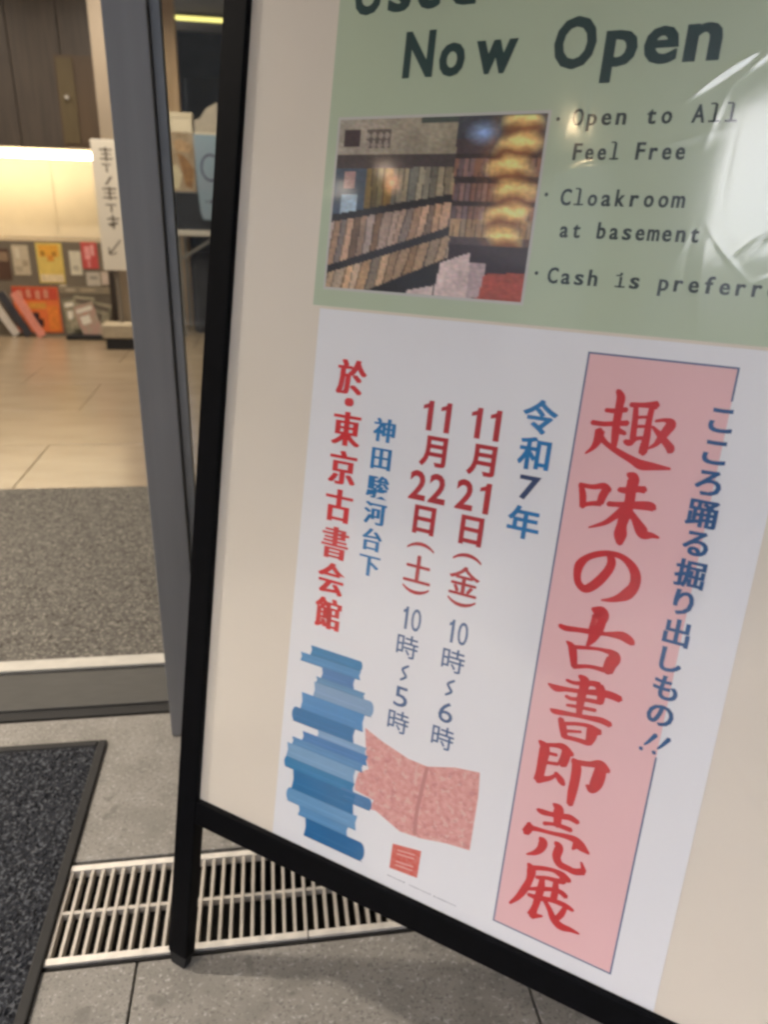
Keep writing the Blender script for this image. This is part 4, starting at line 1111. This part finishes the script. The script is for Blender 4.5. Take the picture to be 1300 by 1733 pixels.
# printed shelf photograph: a fine colour grid painted by code
PW, PH = 150, 112
def clampc(c): return tuple(max(0.0, min(1.0, v)) for v in c)
def photo(u, v):
    r = random.random
    nn = noise.noise(Vector((u * 9, v * 9, 2)))
    c = (58, 50, 48)
    def spines(base, freq, contrast, seed, slant=0.0):
        k_ = (u + slant * v) * freq
        k_ += 0.5 * noise.noise(Vector((u * 14, v * 3, seed)))
        i_ = math.floor(k_)
        rr = random.Random(i_ * 31 + seed)
        b_ = rr.uniform(1 - contrast, 1 + contrast * .6)
        fr_ = k_ - i_
        if fr_ < 0.16: b_ *= 0.6
        t_ = rr.uniform(-10, 10)
        return (base[0] * b_ + t_, base[1] * b_, base[2] * b_ - t_)
    wall = 0.60 + 0.04 * v
    if u < wall:
        s1 = 0.285 - 0.02 * u                         # bottom of upper dark band
        b1 = 0.555 - 0.22 * u                          # first board
        b2 = 0.865 - 0.42 * u
        b3 = 1.13 - 0.56 * u
        if v < 0.20:
            c = (150 - 20 * u, 142 - 20 * u, 130 - 30 * u)
            if 0.03 < u < 0.115 and 0.055 < v < 0.155: c = (62, 48, 52)
            if 0.15 < u < 0.28 and 0.06 < v < 0.165:
                c = (88, 80, 74) if math.sin(u * 190) + math.sin(v * 120) > -.1 else (140, 130, 120)
            if v < 0.03 and u > 0.42: c = (70, 78, 72)
        elif v < s1:
            c = (66, 58, 58)
        elif v < b1:
            c = spines((142, 132, 112), 30, .3, 5)
            if u < 0.17: c = (62, 76, 92)
            if 0.04 < u < 0.13 and v > 0.43: c = (150, 170, 185)
            if 0.05 < u < 0.11 and 0.30 < v < 0.40: c = (150, 120, 118)
            if 0.17 <= u < 0.31: c = spines((120, 100, 58), 26, .25, 9)
        elif v < b1 + 0.045: c = (34, 32, 36)
        elif v < b2:
            c = spines((150, 128, 112), 27, .32, 21, .1)
        elif v < b2 + 0.05: c = (40, 36, 38)
        elif v < b3:
            c = spines((172, 148, 122), 22, .3, 33, .15)
        elif v < b3 + 0.10: c = (30, 27, 28)
        else: c = (26, 24, 27)
    else:
        c = (70, 58, 60)
        if 0.2 < v < 0.62:
            c = spines((118, 92, 86), 40, .3, 44)
            if abs((v - 0.2) % 0.13) < 0.03: c = (52, 42, 42)
        if 0.56 < v < 0.66: c = spines((150, 130, 105), 36, .2, 50)
        if v > 0.70: c = (50, 38, 44)
        if v < 0.12: c = (62, 64, 70)
        d = math.hypot((u - 0.73) / 0.10, (v - 0.09) / 0.08)
        if d < 1: c = tuple(a * d + b * (1 - d) for a, b in zip(c, (140, 165, 210)))
        if v > 0.86 - 0.1 * (u - .8) and u > 0.78: c = (150 + 20 * nn, 72, 58)
    # stack of white papers
    if 0.60 < u + 0.1 * (v - .8) < 0.82 and 0.80 - 0.5 * (u - 0.62) * (u < .74) < v < 1.0 - 0.35 * (u - 0.6) + .06: c = (186 - 25 * (u > .74), 168 - 25 * (u > .74), 164 - 20 * (u > .74))
    if 0.44 < u < 0.58 and v > 0.985 - 0.3 * (u - 0.44): c = (180, 165, 160)
    # warm glow spot
    d = math.hypot((u - 0.31) / 0.06, (v - 0.36) / 0.09)
    if d < 1: c = tuple(a * d + b * (1 - d) for a, b in zip(c, (250, 190, 150)))
    # lanterns: one glowing stack with dark folds
    if 0.0 < v < 0.70:
        k_ = v / 0.125 + 0.25
        fr_ = k_ - math.floor(k_)
        wd_ = (0.095 + 0.035 * math.sin(math.pi * min(1, v / .62))) * (0.86 + 0.14 * math.sin(math.pi * fr_) ** 0.6)
        cx_ = 0.885 + 0.02 * math.sin(v * 19) + 0.02 * nn
        d = abs(u - cx_) / wd_
        if d < 1:
            n2 = noise.noise(Vector((u * 16, v * 20, 8)))
            fold = (fr_ - 0.26 * d * d + 0.16 * n2 + 2) % 1.0
            q_ = 0.5 + 0.5 * math.cos(2 * math.pi * (fold - 0.32))
            q_ = q_ ** 0.7
            g_ = tuple(a * (1 - q_) + b * q_ for a, b in zip((128, 78, 42), (252, 218, 138)))
            e_ = max(0, 1 - d ** 3) * .92
            c = tuple(a * (1 - e_) + b * e_ for a, b in zip(c, g_))
        elif d < 1.5:
            e_ = (1.5 - d) * .6
            c = tuple(a * (1 - e_) + b * e_ for a, b in zip(c, (170, 110, 60)))
    n3 = noise.noise(Vector((u * 45, v * 60, 4)))
    c = tuple(128 + ((a * (1 + 0.12 * nn + 0.14 * n3)) * 1.12 - 118) * 1.12 + (r() - .5) * 9 for a in c)
    return clampc(lin(tuple(max(0, min(255, a)) for a in c)))
random.seed(3)
me = bpy.data.meshes.new('printed_photo')
vsx, cols_ = [], []
PX0, PX1, PYT, PYB = 0.1695, 0.4055, 1.1965, 1.0185
for j in range(PH + 1):
    for i in range(PW + 1):
        vsx.append((PX0 + (PX1 - PX0) * i / PW, PYT + (PYB - PYT) * j / PH, 0))
        cols_ += [*photo(i / PW, j / PH), 1.0]
fs = [(j * (PW + 1) + i, (j + 1) * (PW + 1) + i, (j + 1) * (PW + 1) + i + 1, j * (PW + 1) + i + 1) for j in range(PH) for i in range(PW)]
me.from_pydata(vsx, [], fs)
ca = me.color_attributes.new('print', 'FLOAT_COLOR', 'POINT')
ca.data.foreach_set('color', cols_)
pm = bpy.data.materials.new('photo_print')
pm.use_nodes = True
n = pm.node_tree
at = n.nodes.new('ShaderNodeVertexColor')
at.layer_name = 'print'
n.links.new(at.outputs[0], n.nodes['Principled BSDF'].inputs['Base Color'])
n.nodes['Principled BSDF'].inputs['Roughness'].default_value = 0.4
o = link('printed_photo', me, pm, gp)
o.location = (0, 0, 0.0004)
p = Print()
p.rect(PX0 * 1000 - 3, PX1 * 1000 + 3, PYB * 1000 - 3, PYT * 1000 + 3)
p.build('photo_margin', mat('photo_margin', (0.62, 0.62, 0.58), rough=0.5), gp).location = (0, 0, 0.0002)

# ------------------------------------------------------------------ clear film over the whole board
film = thin_clear('clear_film', 0.09, (0.98, 0.98, 0.98), 0.085, haze=(0.28, 0.30))
fx0, fx1, fy0, fy1 = 0.0352, WT - 0.0352, 0.2945, TOP - 0.0365
NX, NY = 420, 600
creases = []
rc = random.Random(12)
def smooth(a, b, x):
    t = max(0, min(1, (x - a) / (b - a)))
    return t * t * (3 - 2 * t)
for _ in range(120):
    # short folds, mostly over the right part and the upper half
    cx = rc.choice((rc.uniform(0.42, 0.78), rc.uniform(0.5, 0.8), rc.uniform(0.2, 0.75)))
    cy = rc.choice((rc.uniform(0.95, 1.3), rc.uniform(0.5, 0.95), rc.uniform(0.95, 1.2)))
    an = rc.uniform(0.3, 2.6)
    creases.append((cx, cy, math.cos(an), math.sin(an), rc.uniform(0.006, 0.035), rc.uniform(0.0016, 0.0028), rc.uniform(-0.00013, 0.00013)))
for cx, cy, an, L_, wd_, am_ in ((0.735, 0.66, 1.25, .07, .0045, .0007), (0.755, 0.60, .4, .05, .0050, -.0006), (0.72, 0.56, 2.4, .05, .0045, .0006),
                                 (0.765, 0.71, 1.9, .05, .0060, .0006), (0.70, 0.50, .9, .04, .0050, .0005), (0.745, 0.52, 2.0, .06, .0060, -.0006),
                                 (0.56, 1.225, .6, .03, .0030, .0005), (0.60, 1.245, .7, .022, .0028, .0005), (0.47, 1.15, 0.1, .03, .0030, .0004),
                                 (0.44, 1.21, 1.6, .02, .0028, .0004), (0.52, 1.165, .3, .03, .0035, .0004), (0.53, 1.02, 1.3, .05, .0045, .0003),
                                 (0.58, 1.01, 1.8, .05, .0045, .0003), (0.63, 0.74, 1.4, .09, .0060, .0005), (0.30, 0.95, 1.2, .06, .005, .0003), (0.50, 0.60, 1.5, .09, .006, .0003)):
    creases.append((cx, cy, math.cos(an), math.sin(an), L_, wd_, am_))
def filmfn(i, j):
    x = fx0 + (fx1 - fx0) * i / NX
    y = fy0 + (fy1 - fy0) * j / NY
    q = Vector((x, y, 0))
    ex = min(x - fx0, fx1 - x, y - fy0, fy1 - y)
    e = smooth(0, 0.05, ex)
    right = smooth(0.40, 0.75, x)
    z = 0.0012 * noise.noise(Vector((x * 4.0, y * 2.6, 1)))
    z += (0.00010 + 0.00016 * right) * noise.noise(Vector((x * 13, y * 10, 5)))
    cr = smooth(0.52, 0.72, x) * (0.35 + 0.65 * smooth(0.9, 1.0, y))
    z += (0.00001 + 0.00003 * cr) * (1 - abs(noise.noise(Vector((x * 24, y * 20, 9)))) * 2)
    z += 0.00006 * cr * noise.noise(Vector((x * 75, y * 65, 3)))
    for cx, cy, cu, cv, L, wd, am in creases:
        dx, dy = x - cx, y - cy
        if abs(dx) > .12 or abs(dy) > .12: continue
        a = dx * cu + dy * cv
        b = -dx * cv + dy * cu + a * a * 1.5
        z += am * math.exp(-(a / L) ** 2 - (b / wd) ** 2)
    return (x, y, -0.0052 + z * e)
grid_mesh('clear_film', NX, NY, filmfn, film, sg)
for o in list(COL.objects):
    if o.type == "MESH":
        o.data.update()
